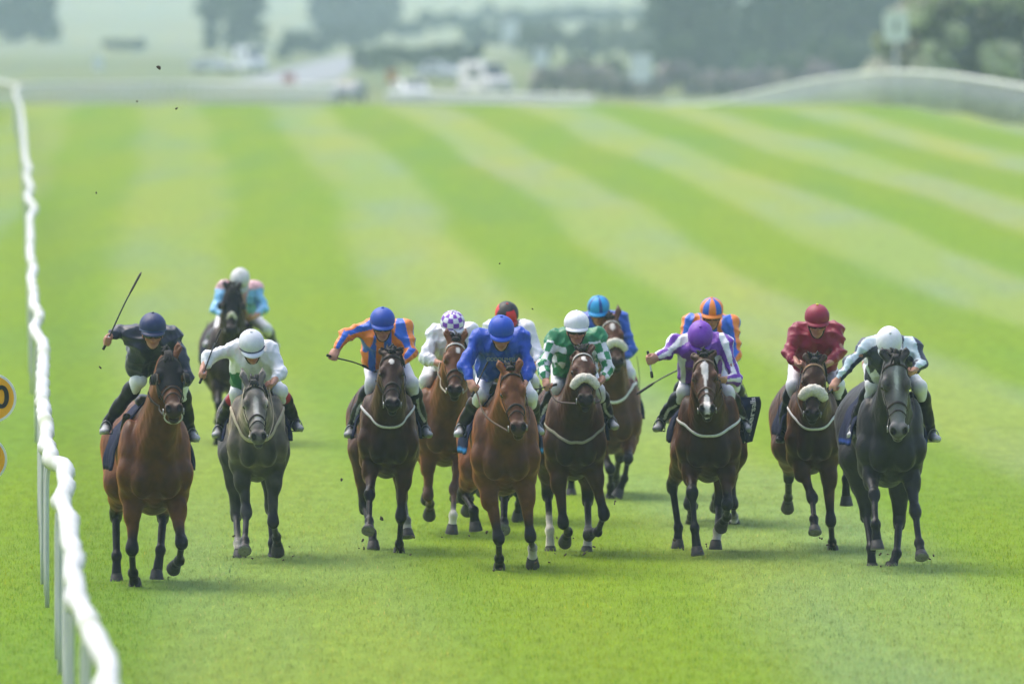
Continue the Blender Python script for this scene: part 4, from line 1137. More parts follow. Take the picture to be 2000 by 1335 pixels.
def build_jockey(j, h):
    fr = h['fr']; s_ = F / fr.D
    at = fr.at
    sc = j.get('sc', 1.0)
    Cc = at(*j['cap'], j.get('hf', .16))
    p = R(j.get('pitch', 18)); yw = R(j.get('look', 0)); rl = R(j.get('roll', 0))
    o = np.array([math.sin(yw) * math.cos(p), -math.cos(yw) * math.cos(p), -math.sin(p)])
    up = np.array([math.sin(yw) * math.sin(p), -math.cos(yw) * math.sin(p), math.cos(p)])
    rt = np.cross(o, up) * -1.0
    if rt[0] < 0: rt = -rt
    up, rt = up * math.cos(rl) + rt * math.sin(rl), rt * math.cos(rl) - up * math.sin(rl)
    HR = np.stack([rt, o, up], 1)
    hp = lambda r, f, u: Cc + rt * r + o * f + up * u
    sh = [at(*j['sl'], j.get('slf', -.06)), at(*j['sr'], j.get('srf', -.06))]
    el = [at(*j['el'], j.get('elf', .06)), at(*j['er'], j.get('erf', .06))]
    ha = [at(*j['hl'], j.get('hlf', .22)), at(*j['hr'], j.get('hrf', .22))]
    mid = (sh[0] + sh[1]) / 2
    hipz = mid[2] + j.get('hipz', -.20); hx = j.get('hipx', mid[0] * .5)
    pel = np.array([hx, .66, hipz])
    hip = [pel + np.array([-.10, 0, -.06]), pel + np.array([.10, 0, -.06])]
    kn = [at(*j['kl'], j.get('kf', -.22)), at(*j['kr'], j.get('kf', -.22))]
    ft = [at(*j['fl'], j.get('ff', -.52)) - np.array([0, 0, .045]), at(*j['fr'], j.get('ff', -.52)) - np.array([0, 0, .045])]
    org = np.array([0, .55, 1.35])
    e = empty('person', fr.w(org), fr.yaw)
    tag(e, j['label'], 'jockey', 'jockeys riding in the race')
    # ---- body: one surface from crown to soles
    S = SDF(); s1 = SKIN * j.get('skin', 1.0); s2 = s1 * np.array([.9, .72, .66])
    S.ell(hp(0, -.01, -.03), (.074, .092, .105), .03, HR, s1)
    S.ell(hp(0, .020, -.095), (.060, .072, .070), .03, HR, s1)
    S.ell(hp(0, .040, -.150), (.046, .050, .042), .03, HR, s1)
    S.ell(hp(0, .072, -.172), (.020, .020, .018), .015, HR, s1)
    S.cone(hp(0, .082, -.070), hp(0, .108, -.112), .011, .016, .012, s1, s2)
    for q in (-1, 1):
        S.ell(hp(q * .014, .094, -.116), (.012, .012, .010), .008, HR, s2)
        S.ell(hp(q * .042, .070, -.100), (.026, .020, .022), .02, HR, s2)
        S.ell(hp(q * .076, -.005, -.090), (.012, .022, .032), .01, HR, s2)
        S.ell(hp(q * .030, .085, -.066), (.020, .012, .010), .01, HR, s1)
    S.ell(hp(0, .083, -.139), (.024, .012, .006), .008, HR, np.array([.30, .09, .08]))
    S.ell(hp(0, .082, -.150), (.020, .012, .007), .008, HR, np.array([.34, .11, .09]))
    nb = mid + np.array([0, .02, .01])
    S.cone(hp(0, -.02, -.10), nb, .050, .062, .04, s1)
    S.cone(mid, pel, .10, .11, .05, s1)
    grips = []
    for i in (0, 1):
        sd = -1 if i == 0 else 1
        S.cone(mid, sh[i], .07, .055, .04, s1); S.cone(sh[i], el[i], .048, .038, .03, s1); 
        fd = unit(ha[i] - el[i]); wr = ha[i] - fd * .055
        S.cone(el[i], wr, .036, .026, .02, s1)
        gv = np.array(j.get('gl' if i == 0 else 'gr', (sd * .5, -.5, .7)), float)
        grips.append(fist(S, wr, fd, gv, sd * (1 if i == 0 else 1)))
        S.cone(pel, hip[i], .10, .10, .04, s1); S.cone(hip[i], kn[i], .080, .052, .04, s1)
        S.cone(kn[i], ft[i] + np.array([0, .05, .07]), .044, .024, .03, s1)
    V, Q = S.mesh(j.get('vox', .0085))
    make('body', V, Q, M_SKIN(), e, org, np.clip(S.color(V, .006), 0, 1))
    # ---- silks
    S = SDF(); c1 = (1, 1, 1)
    chest = mid + np.array([0, .06, -.03])
    for q in (-1, 1):
        S.cone(mid + np.array([q * .085, .05, -.03]), pel + np.array([q * .09, 0, .02]), .115, .110, .06, c1)
    S.cone(sh[0] + np.array([.03, .02, 0]), sh[1] + np.array([-.03, .02, 0]), .070, .070, .06, c1)
    for q in (-1, 1):                                                     # the loose front of the blouse hanging under the chest
        S.cone(mid + np.array([q * .07, .0, -.07]), mid + np.array([q * .105, .18, -.27]), .125, .104, .06, c1)
    for i in (0, 1):
        fd = unit(ha[i] - el[i]); wr = ha[i] - fd * .070
        S.ell(sh[i], (.078, .078, .075), .05, ca=c1)
        S.cone(sh[i], el[i], .068, .054, .035, c1)
        S.ell(el[i], (.055, .055, .055), .02, ca=c1)
        S.cone(el[i], el[i] + (wr - el[i]) * .7, .054, .046, .02, c1)
        S.cone(el[i] + (wr - el[i]) * .6, wr, .046, .034, .015, c1)
    # collar
    S.cone(nb + np.array([-.03, -.01, .035]), nb + np.array([.03, -.01, .035]), .045, .045, .03, c1)
    S.cone(hp(0, -.02, -.11), nb, .02, .02, .02, None, None)
    S.p.pop()
    JS = S; V, Q = S.mesh(j.get('voxj', .0075))
    # billow and creases of the loose silk
    g = vnormals(V, Q)
    arms = [np.minimum(seg_dist(V, sh[i], el[i])[0], seg_dist(V, el[i], ha[i])[0]) for i in (0, 1)]
    dt = seg_dist(V, mid + np.array([0, .05, -.02]), pel)[0] - .06
    rid = 1 - np.abs(wnoise(V * np.array([1, .5, 1.3]), 26, j['seed']))
    rid2 = 1 - np.abs(wnoise(V * np.array([1.2, .6, .8]), 48, j['seed'] + 9))
    V = V + g * (.022 * (rid - .6) + .010 * (rid2 - .6) + .008 * wnoise(V, 16, j['seed'] + 1))[:, None]
    C = np.zeros((len(V), 3))
    part = np.argmin(np.stack([dt, arms[0] - .012, arms[1] - .012]), axis=0)
    info = []
    for i in (0, 1):
        d1, h1 = seg_dist(V, sh[i], el[i]); d2, h2 = seg_dist(V, el[i], ha[i])
        L1 = np.linalg.norm(el[i] - sh[i]); L2 = np.linalg.norm(ha[i] - el[i])
        low = d2 < d1
        t = np.where(low, L1 + h2 * L2, h1 * L1) / (L1 + L2)
        ax1 = unit(el[i] - sh[i]); ax2 = unit(ha[i] - el[i])
        pt = np.where(low[:, None], el[i] + h2[:, None] * (ha[i] - el[i]), sh[i] + h1[:, None] * (el[i] - sh[i]))
        rr = V - pt
        ref = np.array([0, -1., 0]); ang = np.zeros(len(V))
        for ax, m in ((ax1, ~low), (ax2, low)):
            u1 = unit(ref - ax * (ref @ ax)); u2 = np.cross(ax, u1)
            ang[m] = np.arctan2(rr[m] @ u2, rr[m] @ u1)
        info.append((t, ang, (L1 + L2) * t))
    C = j['silk'](V, part, info, mid, pel, (V - mid))
    jk = make('jacket', V, Q, M_SILK(), e, org, np.clip(C, 0, 1))
    # ---- breeches
    S = SDF(); bc = np.array(j.get('breech', (.78, .78, .80)))
    S.ell(pel + np.array([0, .02, -.03]), (.17, .14, .125), .05, ca=bc)
    for i in (0, 1):
        S.cone(hip[i], kn[i], .094, .060, .05, bc); S.ell(kn[i], (.058, .062, .060), .03, ca=bc)
        S.cone(kn[i], kn[i] + (ft[i] - kn[i]) * .2, .062, .054, .02, bc)
    V, Q = S.mesh(.010)
    V = V + vnormals(V, Q) * (.005 * wnoise(V, 34, j['seed'] + 4))[:, None]
    make('breeches', V, Q, M_BREECH(), e, org, np.clip(S.color(V), 0, 1))
    # ---- boots, with stirrup irons hung beside them (these belong to the horse's saddle)
    for i in (0, 1):
        sd = -1 if i == 0 else 1
        S = SDF(); k = kn[i]; f0 = ft[i]; bk = np.array(j.get('boot', (.010, .010, .011)))
        ank = f0 + np.array([0, .05, .07]); ax = unit(ank - k)
        tpc = np.array(j.get('boot_top', bk))
        S.cone(k + ax * .045, k + ax * .15, .060, .066, .02, tpc, bk, h0=.55, h1=.7)
        S.cone(k + ax * .13, k + (ank - k) * .75, .066, .050, .03, bk)
        S.cone(k + (ank - k) * .6, ank, .052, .042, .03, bk)
        tcol = np.array(j.get('toe', (.30, .31, .32)))  # grey toe: reflected light painted into the boot colour
        toe = f0 + np.array([sd * .035, -.10, .0])
        S.ell(ank + np.array([0, .02, -.035]), (.036, .045, .042), .02, ca=bk)
        S.cone(ank + np.array([0, 0, -.03]), toe, .038, .030, .025, bk, tcol, h0=.2, h1=.9)
        S.ell(toe, (.040, .052, .026), .02, ca=tcol)
        S.cone(ank + np.array([0, .03, -.065]), ank + np.array([0, .015, -.07]), .026, .026, .01, bk * .6)
        V, Q = S.mesh(.0085)
        V = V + vnormals(V, Q) * (.003 * wnoise(V, 55, j['seed'] + 6 + i))[:, None]
        Cb = S.color(V)
        if 'boot_shine' in j:  # pale wavy streak down the boot: leather shine put into the colour
            dd, hh = seg_dist(V, k, ank)
            out = (V[:, 1] - (k[1] + (ank[1] - k[1]) * hh)) < -.02
            m = (np.abs((V[:, 0] - (k[0] + (ank[0] - k[0]) * hh)) - sd * .018 - .01 * np.sin(hh * 9)) < .011) & out & (hh > .25) & (hh < .85)
            Cb[m] = j['boot_shine']
        make('boot', V, Q, M_BOOT(), e, org, np.clip(Cb, 0, 1))
        c = f0 + np.array([sd * .015, -.02, -.02])
        a_ = np.linspace(0, math.pi, 13)
        arch = [c + np.array([math.cos(t_) * .052, 0, math.sin(t_) * .105]) for t_ in a_]
        mb = MB(); v, f = tube(np.array(arch), .005, 8); mb.add(v, f)
        v, f = box(c + np.array([0, 0, -.006]), (.108, .035, .010)); mb.add(v, f)
        st = mb.build('stirrup', mat('stirrup_iron', color=(.25, .25, .26), rough=.4, metal=1, noise=.1), h['e'], h['org'])
        topp = np.array([sd * .27, .56, 1.42 * 1.0]); topp[2] = max(topp[2], arch[6][2] + .05)
        lp = np.array([topp, (topp + arch[6]) / 2 + np.array([sd * .02, .01, 0]), arch[6]])
        v, f = tube(catmull(lp, 10), .013, 6, .25, np.tile(np.array([1., 0, 0]), (10, 1)))
        make('stirrup_leather', v, f, M_LEATHER(), st, h['org'])
    # ---- skull cap with its silk cover, peak, button
    nu, nv = 120, 40
    V = []; C = []
    ph = np.linspace(-math.pi, math.pi, nu, endpoint=False)
    for i in range(nv + 1):
        th = (math.pi * .60) * i / nv
        seam = 1 + .012 * np.exp(-((((ph + math.pi / 6) % (math.pi / 3)) - math.pi / 6) / .05) ** 2) * min(1, i / 6) * (i < nv - 3)
        rim = 1 + .018 * math.exp(-((i - nv + 2) / 2.0) ** 2)
        x = np.sin(th) * np.sin(ph) * .112 * seam * rim; y = np.sin(th) * np.cos(ph) * .136 * seam * rim; z = np.full(nu, np.cos(th) * .108)
        V.append(np.stack([x, y, z], 1)); C.append(j['capf'](np.full(nu, th / (math.pi * .60)), ph))
    V = np.concatenate(V); C = np.concatenate(C)
    V = V + np.stack([0 * V[:, 0], 0 * V[:, 0], .003 * wnoise(V, 40, j['seed'])], 1)
    i = np.arange(nv)[:, None] * nu; jj = np.arange(nu)[None]; kk = (jj + 1) % nu
    Q = np.stack([i + jj + 0 * kk, i + nu + jj, i + nu + kk, i + kk], -1).reshape(-1, 4)
    lo_ = V[-nu:].copy(); inn = lo_ * .93; n0 = len(V)
    V = np.concatenate([V, inn]); C = np.concatenate([C, C[-nu:] * .5])
    Q2 = np.stack([(nv * nu + jj), (n0 + jj), (n0 + kk), (nv * nu + kk)], -1).reshape(-1, 4)
    Vw = Cc + (V + np.array([0, 0, -.005])) @ HR.T
    he = make('helmet', Vw, np.concatenate([Q, Q2]), M_CAP(), e, org, np.clip(C, 0, 1))
    # peak
    pc = np.array(j['peak']); V = []; 
    for a_ in np.linspace(-1.05, 1.05, 25):
        ext = .052 * math.cos(a_ / 1.05 * math.pi / 2) ** .7
        for (rr, dz_) in ((0, 0), (ext * .5, -.006), (ext, -.020), (ext, -.026), (ext * .5, -.013), (0, -.007)):
            V.append((math.sin(a_) * (.114 + rr * .55), math.cos(a_) * (.134 + rr), -.030 + dz_))
    Fc = []
    for q in range(24):
        for k in range(6): Fc.append((q * 6 + k, q * 6 + (k + 1) % 6, (q + 1) * 6 + (k + 1) % 6, (q + 1) * 6 + k))
    pm = MB(); pm.add(Cc + np.array(V) @ HR.T, Fc, pc)
    if 'piping' in j:
        ed = np.array([(math.sin(a_) * (.116 + .0 * a_), math.cos(a_) * .137, -.028) for a_ in np.linspace(-1.25, 1.25, 24)])
        v, f = tube(Cc + ed @ HR.T, .0055, 6); pm.add(v, f, j['piping'])
    pm.build('peak', M_CAP(), he, org)
    v, f = ellmesh(hp(0, 0, .104), (.013, .013, .009), 12, 8, HR); mb = MB(); mb.add(v, f, j.get('button', pc)); mb.build('button', M_CAP(), he, org)
    stp = [hp(q * .080, .0, -.05) if abs(q) == 1 else None for q in (-1,)]
    stp = [hp(-.082, .0, -.05), hp(-.066, .03, -.12), hp(-.03, .055, -.185), hp(.03, .055, -.185), hp(.066, .03, -.12), hp(.082, .0, -.05)]
    v, f = tube(catmull(stp, 20), .008, 6); make('chin_strap', v, f, M_LEATHER(), he, org)
    # goggles
    V = []
    for a_ in np.linspace(-1.15, 1.15, 23):
        nose_ = .012 * math.exp(-(a_ / .16) ** 2)
        for (rr, u) in ((.0, -.042), (.012, -.046), (.016, -.068), (.012, -.090 + nose_), (0, -.094 + nose_)):
            V.append((math.sin(a_) * (.074 + rr), .012 + math.cos(a_) * (.090 + rr), u))
    Fc = []
    for q in range(22):
        for k in range(5): Fc.append((q * 5 + k, q * 5 + (k + 1) % 5, (q + 1) * 5 + (k + 1) % 5, (q + 1) * 5 + k))
    Fc.append(tuple(range(5))); Fc.append(tuple(110 + k for k in range(5)))
    make('goggles', Cc + np.array(V) @ HR.T, Fc, M_GOG(), e, org)
    if 'text' in j:
        word, u, v_, size = j['text']
        tv, tf = text_mesh(word, size)
        c = at(u, v_, .1)
        P = np.stack([c[0] + tv[:, 0], np.full(len(tv), c[1] - .35), c[2] + tv[:, 1] + .10 * tv[:, 0] ** 2], 1)
        for _ in range(40): P[:, 1] += np.clip(JS.eval(P) - .012, -.03, .03) * .8
        make('lettering', P, tf, mat('faded_print', color=(.34, .38, .50), rough=.6), jk, org, smooth=False)
    # ---- reins from the bit to the hands (part of the horse's tack)
    for i in (0, 1):
        if j.get('noreins', ()) and i in j['noreins']:
            tgt = grips[1 - i]
        else: tgt = grips[i]
        q = -1 if i == 0 else 1
        a0 = h['hp'](q * .082, .53, -.09)
        m_ = (a0 + tgt) / 2 + np.array([q * .05, .02, -.05])
        rp = catmull([a0, m_, tgt], 22)
        inside = h['B'].eval(rp) < .012
        if inside.any(): rp[inside] = h['B'].snap(rp[inside], .014)[0]
        v, f = tube(rp, .009, 6, .35); mb = MB(); mb.add(v, f, h.get('rein', (.03, .02, .015))); mb.build('rein', M_WEB(), h['e'], h['org'])
    # ---- whip
    if 'whip' in j:
        side, tip_px, tip_f, lab = j['whip'][:4]
        g = grips[side]; tip = at(*tip_px, tip_f)
        d = unit(tip - g); L = np.linalg.norm(tip - g)
        bend = np.array([0, 0, .03 * L * j.get('bend', 1)])
        pts = catmull([g - d * .085, g, g + (tip - g) * .5 + bend, tip], 40)
        tt = np.linspace(0, 1, 40)
        rad = np.interp(tt, [0, .02, .05, .30, .34, .36, .75, .80, .97, 1], [.006, .014, .012, .0115, .0095, .0075, .006, .011, .012, .006])
        ew = empty('whip', fr.w(g), fr.yaw); tag(ew, lab, 'whip', 'whips carried by the jockeys')
        n1 = 15
        v, f = tube(pts[:n1], rad[:n1], 10); make('handle', v, f, mat('whip_grip', color=(.016, .016, .018), rough=.6, noise=.3, nscale=90, bump=.5, bscale=200), ew, g)
        v, f = tube(pts[n1 - 1:31], rad[n1 - 1:31], 8); make('shaft', v, f, mat('whip_shaft', color=(.02, .021, .024), rough=.35, spec=.5, noise=.2) if 'pale' not in lab else mat('pale_whip_shaft', color=(.6, .6, .6), rough=.4, noise=.2), ew, g)
        v, f = tube(pts[30:], rad[30:] * 1.15, 8, .45); make('flap', v, f, M_LEATHER(), ew, g)
        v, f = tube(pts[n1 - 2:n1 + 1], .0125, 10); make('collar', v, f, mat('whip_collar', color=(.55, .55, .55), rough=.4, noise=.1), ew, g)
    return e
# ------------------------------------------------------------------ colours of the silks
NAVY = np.array([.024, .030, .055]); WHITE = np.array([.78, .79, .82]); ROYAL = np.array([.008, .065, .46]); ORANGE = np.array([.85, .24, .035])
PURPLE = np.array([.17, .035, .40]); GREENC = np.array([.015, .20, .075]); MAROON = np.array([.27, .010, .035]); SKY = np.array([.24, .56, .88])
PINK = np.array([.80, .47, .52]); TURQ = np.array([.02, .33, .68]); BLACK = np.array([.010, .010, .012]); RED = np.array([.70, .02, .02]); ICE = np.array([.60, .72, .78])
STRB = np.array([.02, .13, .62])

def plain(c):
    return lambda V, part, info, mid, pel, d: np.tile(np.asarray(c, float), (len(V), 1))
def sleeves(body, sl, cuff=None, t0=-1):
    def f(V, part, info, mid, pel, d):
        C = np.tile(np.asarray(body, float), (len(V), 1))
        for i in (0, 1):
            m = (part == i + 1) & (info[i][0] > t0); C[m] = sl
            if cuff is not None: C[m & (info[i][0] > .92)] = cuff
        return C
    return f
def striped(c1, c2, nb=26.0, ns=2.0, ph=.6, w=.1):
    def f(V, part, info, mid, pel, d):
        C = np.where((np.sin(d[:, 0] * nb + ph) > w)[:, None], c1, c2)
        for i in (0, 1):
            m = part == i + 1; C[m] = np.where((np.sin(info[i][1] * ns + ph + info[i][0] * .5) > w)[:, None], c1, c2)[m]
        return C
    return f
def checked(body, c1, c2):
    def f(V, part, info, mid, pel, d):
        C = np.tile(np.asarray(body, float), (len(V), 1))
        for i in (0, 1):
            m = (part == i + 1) & (info[i][0] > .12); k = (np.sin(info[i][2] * 38) > 0) ^ (np.sin(info[i][1] * 3 + .4) > 0)
            C[m] = np.where(k[:, None], c1, c2)[m]
        return C
    return f
def seamed(body, st):
    def f(V, part, info, mid, pel, d):
        C = np.tile(np.asarray(body, float), (len(V), 1))
        C[(part == 0) & (np.abs(np.abs(d[:, 0]) - .155) < .022)] = st
        for i in (0, 1):
            m = part == i + 1; C[m] = np.where((np.cos(info[i][1] * 4 + .5) > .0)[:, None], st, body)[m]
        return C
    return f
def hooped(c1, c2, c3):
    def f(V, part, info, mid, pel, d):
        C = np.where((np.sin(np.hypot(d[:, 0], d[:, 2] * .6) * 42 + 2.2) > -.35)[:, None], c2, c1)
        for i in (0, 1):
            m = part == i + 1; C[m] = np.where((np.sin(info[i][1] * 2 + .9) > .25)[:, None], c3, c2)[m]
        return C
    return f
def cap_plain(c): return lambda t, p: np.tile(np.asarray(c, float), (len(p), 1))
def cap_quarters(c1, c2, n=3, off=0., t0=0.0, w=0.):
    return lambda t, p: np.where(((np.sin(p * n + off) > w) & (t > t0))[:, None], c1, c2)
def cap_check(c1, c2):
    return lambda t, p: np.where(((np.sin(p * 6) > 0) ^ (np.sin(t * 14.0 + .2) > 0))[:, None], c1, c2)

BAY = (.170, .055, .012); DKBAY = (.036, .014, .007); MIDBAY = (.088, .033, .010); CHEST = (.190, .062, .015)
WEBW = (.70, .69, .66)
def whip_lab(s): return s

HORSES = [
 dict(cx=303, D=95, sc=1.06, bot=1010, coat=BAY, dark=np.array(BAY) * .5, poll=(328, 698), nose=(341, 806), fp=.50, hood=1, ears=((1, .05),), ear=BAY, yaw=.085, lat=1.02,
      fl=('s', (257, 1072), (259, 1120), (263, 1146)), fr_=('f', (354, 1060), (350, 1096), (338, 1104)),
      hl=('r', (226, 1000), (227, 1085), (227, 1138)), hr=('r', (318, 1003), (313, 1073), (305, 1130)), ringbit=1, girthcol=(.02, .02, .025), muzzle=(.05, .03, .022), hw=1.02,
      label='bright bay racehorse in a black blinkers hood, beside the white running rail'),
 dict(cx=455, D=129, sc=1.0, bot=772, coat=DKBAY, dark=np.array(DKBAY) * .6, poll=(453, 566), nose=(452, 650), hood=1, ears=((-1, .1), (1, .2)), ear=BLK * 2, yaw=.05, vox=.016, fleece=(.36, .020, .045),
      fl=('f', (427, 790), (424, 850), (424, 872)), fr_=('f', None, (480, 880), (478, 900)), hl=('r', None, None, None), hr=('p', None, None, None),
      label='dark brown racehorse in a black hood, trailing alone at the back of the field'),
 dict(cx=503, D=100, sc=1.0, lat=.87, bot=945, coat=(.25, .20, .15), dark=(.060, .055, .052), top=(.22, .18, .14), points=(.032, .032, .034), knee_dark=(.055, .054, .055), legs_coat=(.065, .06, .057),
      poll=(495, 752), nose=(506, 860), face=(.36, .31, .255), facedark=(.17, .145, .125), ear=(.24, .22, .20), ears=((-1, -.1), (1, -.05)), muzzle=(.085, .08, .075), hair=(.03, .03, .03), fore=.05, dapple=.42,
      facecol=((0, .06, .09, .07, (.36, .32, .27)), (-.055, .22, .03, .10, (.10, .085, .07)), (.055, .22, .03, .10, (.10, .085, .07)), (0, .26, .024, .15, (.62, .58, .52)), (0, .50, .06, .06, (.10, .09, .08))), yaw=.05,
      fl=('e', (481, 1000), (478, 1055), (477, 1080)), fr_=('f', (533, 1020), (540, 1050), (542, 1074)),
      hl=('r', (461, 1000), (464, 1060), (467, 1090)), hr=('r', (528, 985), (532, 1060), (533, 1097)), girth=((.50, .42, .30), (800, 852), .040), rein=(.45, .38, .28), socks={'hl': 1}, cloth_edge=(.02, .03, .10),
      label='grey racehorse with a pale stripe down its face and a tan breast girth'),
 dict(cx=758, D=101.5, sc=.99, lat=.90, bot=938, coat=MIDBAY, dark=np.array(DKBAY) * .75, poll=(764, 692), nose=(767, 795), marks=(('star', .0, .115, .022, .030),), ears=((-1, .5), (1, .5)), ear=(.05, .03, .02), fore=.03, yaw=.045,
      fl=('e', (722, 965), (721, 1017), (718, 1041)), fr_=('s', (783, 1008), (780, 1063), (779, 1085)),
      hl=('r', (712, 985), (727, 1040), (729, 1072)), hr=('r', (785, 970), (794, 1015), (797, 1050)), socks={'hr': 1}, girth=(WEBW, (796, 828), .026), face=(.075, .032, .017),
      label='bay racehorse with a round white star and white breast girth, under striped silks'),
 dict(cx=872, D=105, sc=.97, bot=915, coat=CHEST, dark=np.array(CHEST) * .5, points=(.05, .028, .018), knee_dark=(.12, .05, .022), poll=(890, 668), nose=(888, 768), fp=.5, marks=(('star', .022, .125, .022, .032),), ears=((-1, 0), (1, 0)), fore=.03, yaw=.035,
      browband=(.62, .58, .52), fl=('f', (836, 968), (840, 985), (838, 1002)), fr_=('u', (887, 955), (885, 1005), (882, 1040)), hl=('p', None, None, None), hr=('r', None, None, None), socks={'fr': 1}, rein=(.3, .26, .2),
      label='chestnut racehorse with a white star and pale browband, half hidden behind the royal blue rider'),
 dict(cx=985, D=108, sc=.98, bot=900, coat=DKBAY, dark=np.array(DKBAY) * .6, poll=(992, 690), nose=(995, 770), vox=.018, yaw=.045,
      fl=('f', (921, 955), (918, 975), (911, 995)), fr_=('f', (1011, 960), (1013, 985), (1011, 1010)), hl=('p', None, None, None), hr=('p', None, None, None),
      label='dark racehorse almost hidden behind the bay of the royal blue rider'),
 dict(cx=988, D=98, sc=1.02, bot=972, coat=CHEST, dark=np.array(CHEST) * .5, poll=(997, 726), nose=(1014, 843), ears=((-1, .15), (1, .15)), ear=np.array(CHEST) * 1.3, fore=.02, yaw=.05, face=np.array(CHEST) * 1.15, facedark=np.array(CHEST) * .8,
      fl=('s', (974, 1052), (975, 1092), (975, 1116)), fr_=('f', (1036, 1048), (1040, 1072), (1040, 1100)), socks={'fr': 1},
      hl=('l', (905, 962), (925, 995), (929, 1034)), hr=('r', (985, 960), (984, 1020), (982, 1040)), muzzle=(.06, .035, .028), rein=(.10, .06, .04), hw=.98, cloth=(.008, .014, .05), cloth_edge=(.03, .25, .6),
      label='rich bay racehorse with a plain unmarked face, under the royal blue rider'),
 dict(cx=1124, D=101, sc=1.0, lat=.93, bot=942, coat=MIDBAY, dark=np.array(DKBAY) * .6, poll=(1138, 690), nose=(1145, 785), marks=(('star', .0, .105, .020, .028), ('star', .012, .128, .018, .010)), face=(.13, .05, .024), ears=((-1, 1.2), (1, .2)), fore=.02, yaw=.045,
      browband=(.55, .52, .46), fleece=(.345, .043, .112), fl=('f', (1100, 1022), (1110, 1040), (1103, 1054)), fr_=('f', (1180, 1005), (1168, 1040), (1150, 1038)),
      hl=('r', (1070, 960), (1074, 1035), (1075, 1084)), hr=('r', (1148, 970), (1149, 1035), (1146, 1084)), socks={'hl': 'high', 'hr': 1}, girth=((.30, .28, .20), (832, 864), .026), rein=(.05, .03, .02),
      label='dark bay racehorse wearing a thick white sheepskin noseband, under the green silks'),
 dict(cx=1197, D=114, sc=1.0, bot=890, coat=(.15, .055, .022), dark=np.array(MIDBAY) * .8, poll=(1193, 626), nose=(1206, 712), marks=(('star', .0, .125, .028, .040), ('blaze', (.12, .2), (.014, .003))), ears=((1, -.15),), ear=(.16, .07, .035), fore=.02, yaw=.04, vox=.014,
      browband=(.5, .47, .42), fleece=(.335, .042, .112), fl=('f', (1192, 915), (1193, 950), (1192, 978)), fr_=('f', (1227, 895), (1220, 935), (1205, 968)), girth=(WEBW, (752, 784), .03), gx=-.03,
      hl=('l', (1118, 900), (1116, 930), (1115, 968)), hr=('p', None, None, None),
      label='bay racehorse with a white star above its sheepskin noseband, behind the green rider'),
 dict(cx=1392, D=107.5, sc=1.0, bot=930, coat=DKBAY, dark=np.array(DKBAY) * .6, poll=(1385, 672), nose=(1390, 770), vox=.018, yaw=.03,
      fl=('f', (1345, 985), (1350, 1010), (1350, 1020)), fr_=('f', (1432, 985), (1434, 1010), (1434, 1020)), hl=('r', None, None, None), hr=('p', None, None, None), socks={'fr': 1},
      label='dark racehorse hidden behind the white blazed bay of the purple silks'),
 dict(cx=1384, D=101, sc=1.02, bot=946, coat=MIDBAY, dark=np.array(DKBAY) * .7, poll=(1375, 700), nose=(1382, 806), ears=((-1, .55), (1, .35)), ear=(.10, .05, .03), face=(.14, .058, .026), yaw=-.02,
      marks=(('blaze', (.06, .10, .15, .30, .40, .44, .54, .60), (.0, .036, .032, .011, .010, .024, .030, .02)),), browband=(.22, .16, .11), noseband=(.10, .06, .035), fore=.02,
      fl=('e', (1352, 962), (1357, 1030), (1363, 1084)), fr_=('f', (1421, 985), (1420, 1010), (1408, 1024)), points=(.016, .017, .019),
      hl=('r', (1313, 945), (1325, 1030), (1324, 1070)), hr=('r', (1405, 985), (1402, 1035), (1398, 1072)), socks={'hr': 1}, girth=(WEBW, (822, 850), .026), flare=1.5, lat=.97, gx=.01,
      label='bay racehorse with a broad white blaze and a white breast girth, under the purple silks'),
 dict(cx=1590, D=102, sc=.97, bot=930, coat=MIDBAY, dark=np.array(DKBAY) * .7, poll=(1591, 708), nose=(1587, 815), ears=((-1, .3), (1, .3)), ear=(.06, .035, .02), fore=.04, yaw=.04, browband=(.42, .24, .12), fleece=(.33, .055, .112), lat=.84,
      fl=('e', (1587, 972), (1590, 1012), (1592, 1043)), fr_=('s', (1623, 1018), (1626, 1060), (1627, 1081)), hl=('p', None, None, None), hr=('l', (1655, 900), (1653, 935), (1653, 985)), girth=(WEBW, (800, 834), .026),
      label='dark bay racehorse wearing a fluffy white noseband, under the maroon silks'),
 dict(cx=1742, D=98.3, sc=1.03, bot=956, coat=(.038, .036, .036), dark=(.020, .020, .021), top=(.05, .047, .046), points=(.014, .014, .015), knee_dark=(.022, .022, .024), poll=(1748, 702), nose=(1757, 852), fp=.52,
      face=(.15, .142, .136), facedark=(.045, .043, .043), muzzle=(.13, .12, .118), ear=(.045, .043, .043), ears=((-1, .35), (1, .35)), fore=.06, dapple=.12,
      facecol=((0, .17, .036, .16, (.55, .54, .52)), (0, .46, .055, .09, (.30, .29, .28)), (-.05, .22, .03, .08, (.07, .055, .052)), (.05, .22, .03, .08, (.07, .055, .052))), yaw=.055,
      fl=('e', (1708, 965), (1711, 1023), (1714, 1072)), fr_=('e', (1788, 998), (1796, 1060), (1801, 1092)),
      hl=('r', (1692, 1000), (1702, 1070), (1704, 1117)), hr=('r', (1757, 1015), (1752, 1080), (1740, 1115)), girthcol=(.3, .3, .3), rein=(.10, .09, .085), bridle=(.03, .018, .014), cloth_edge=(.02, .06, .3),
      label='dark grey racehorse with a pale streaked face, on the open side of the course'),
]

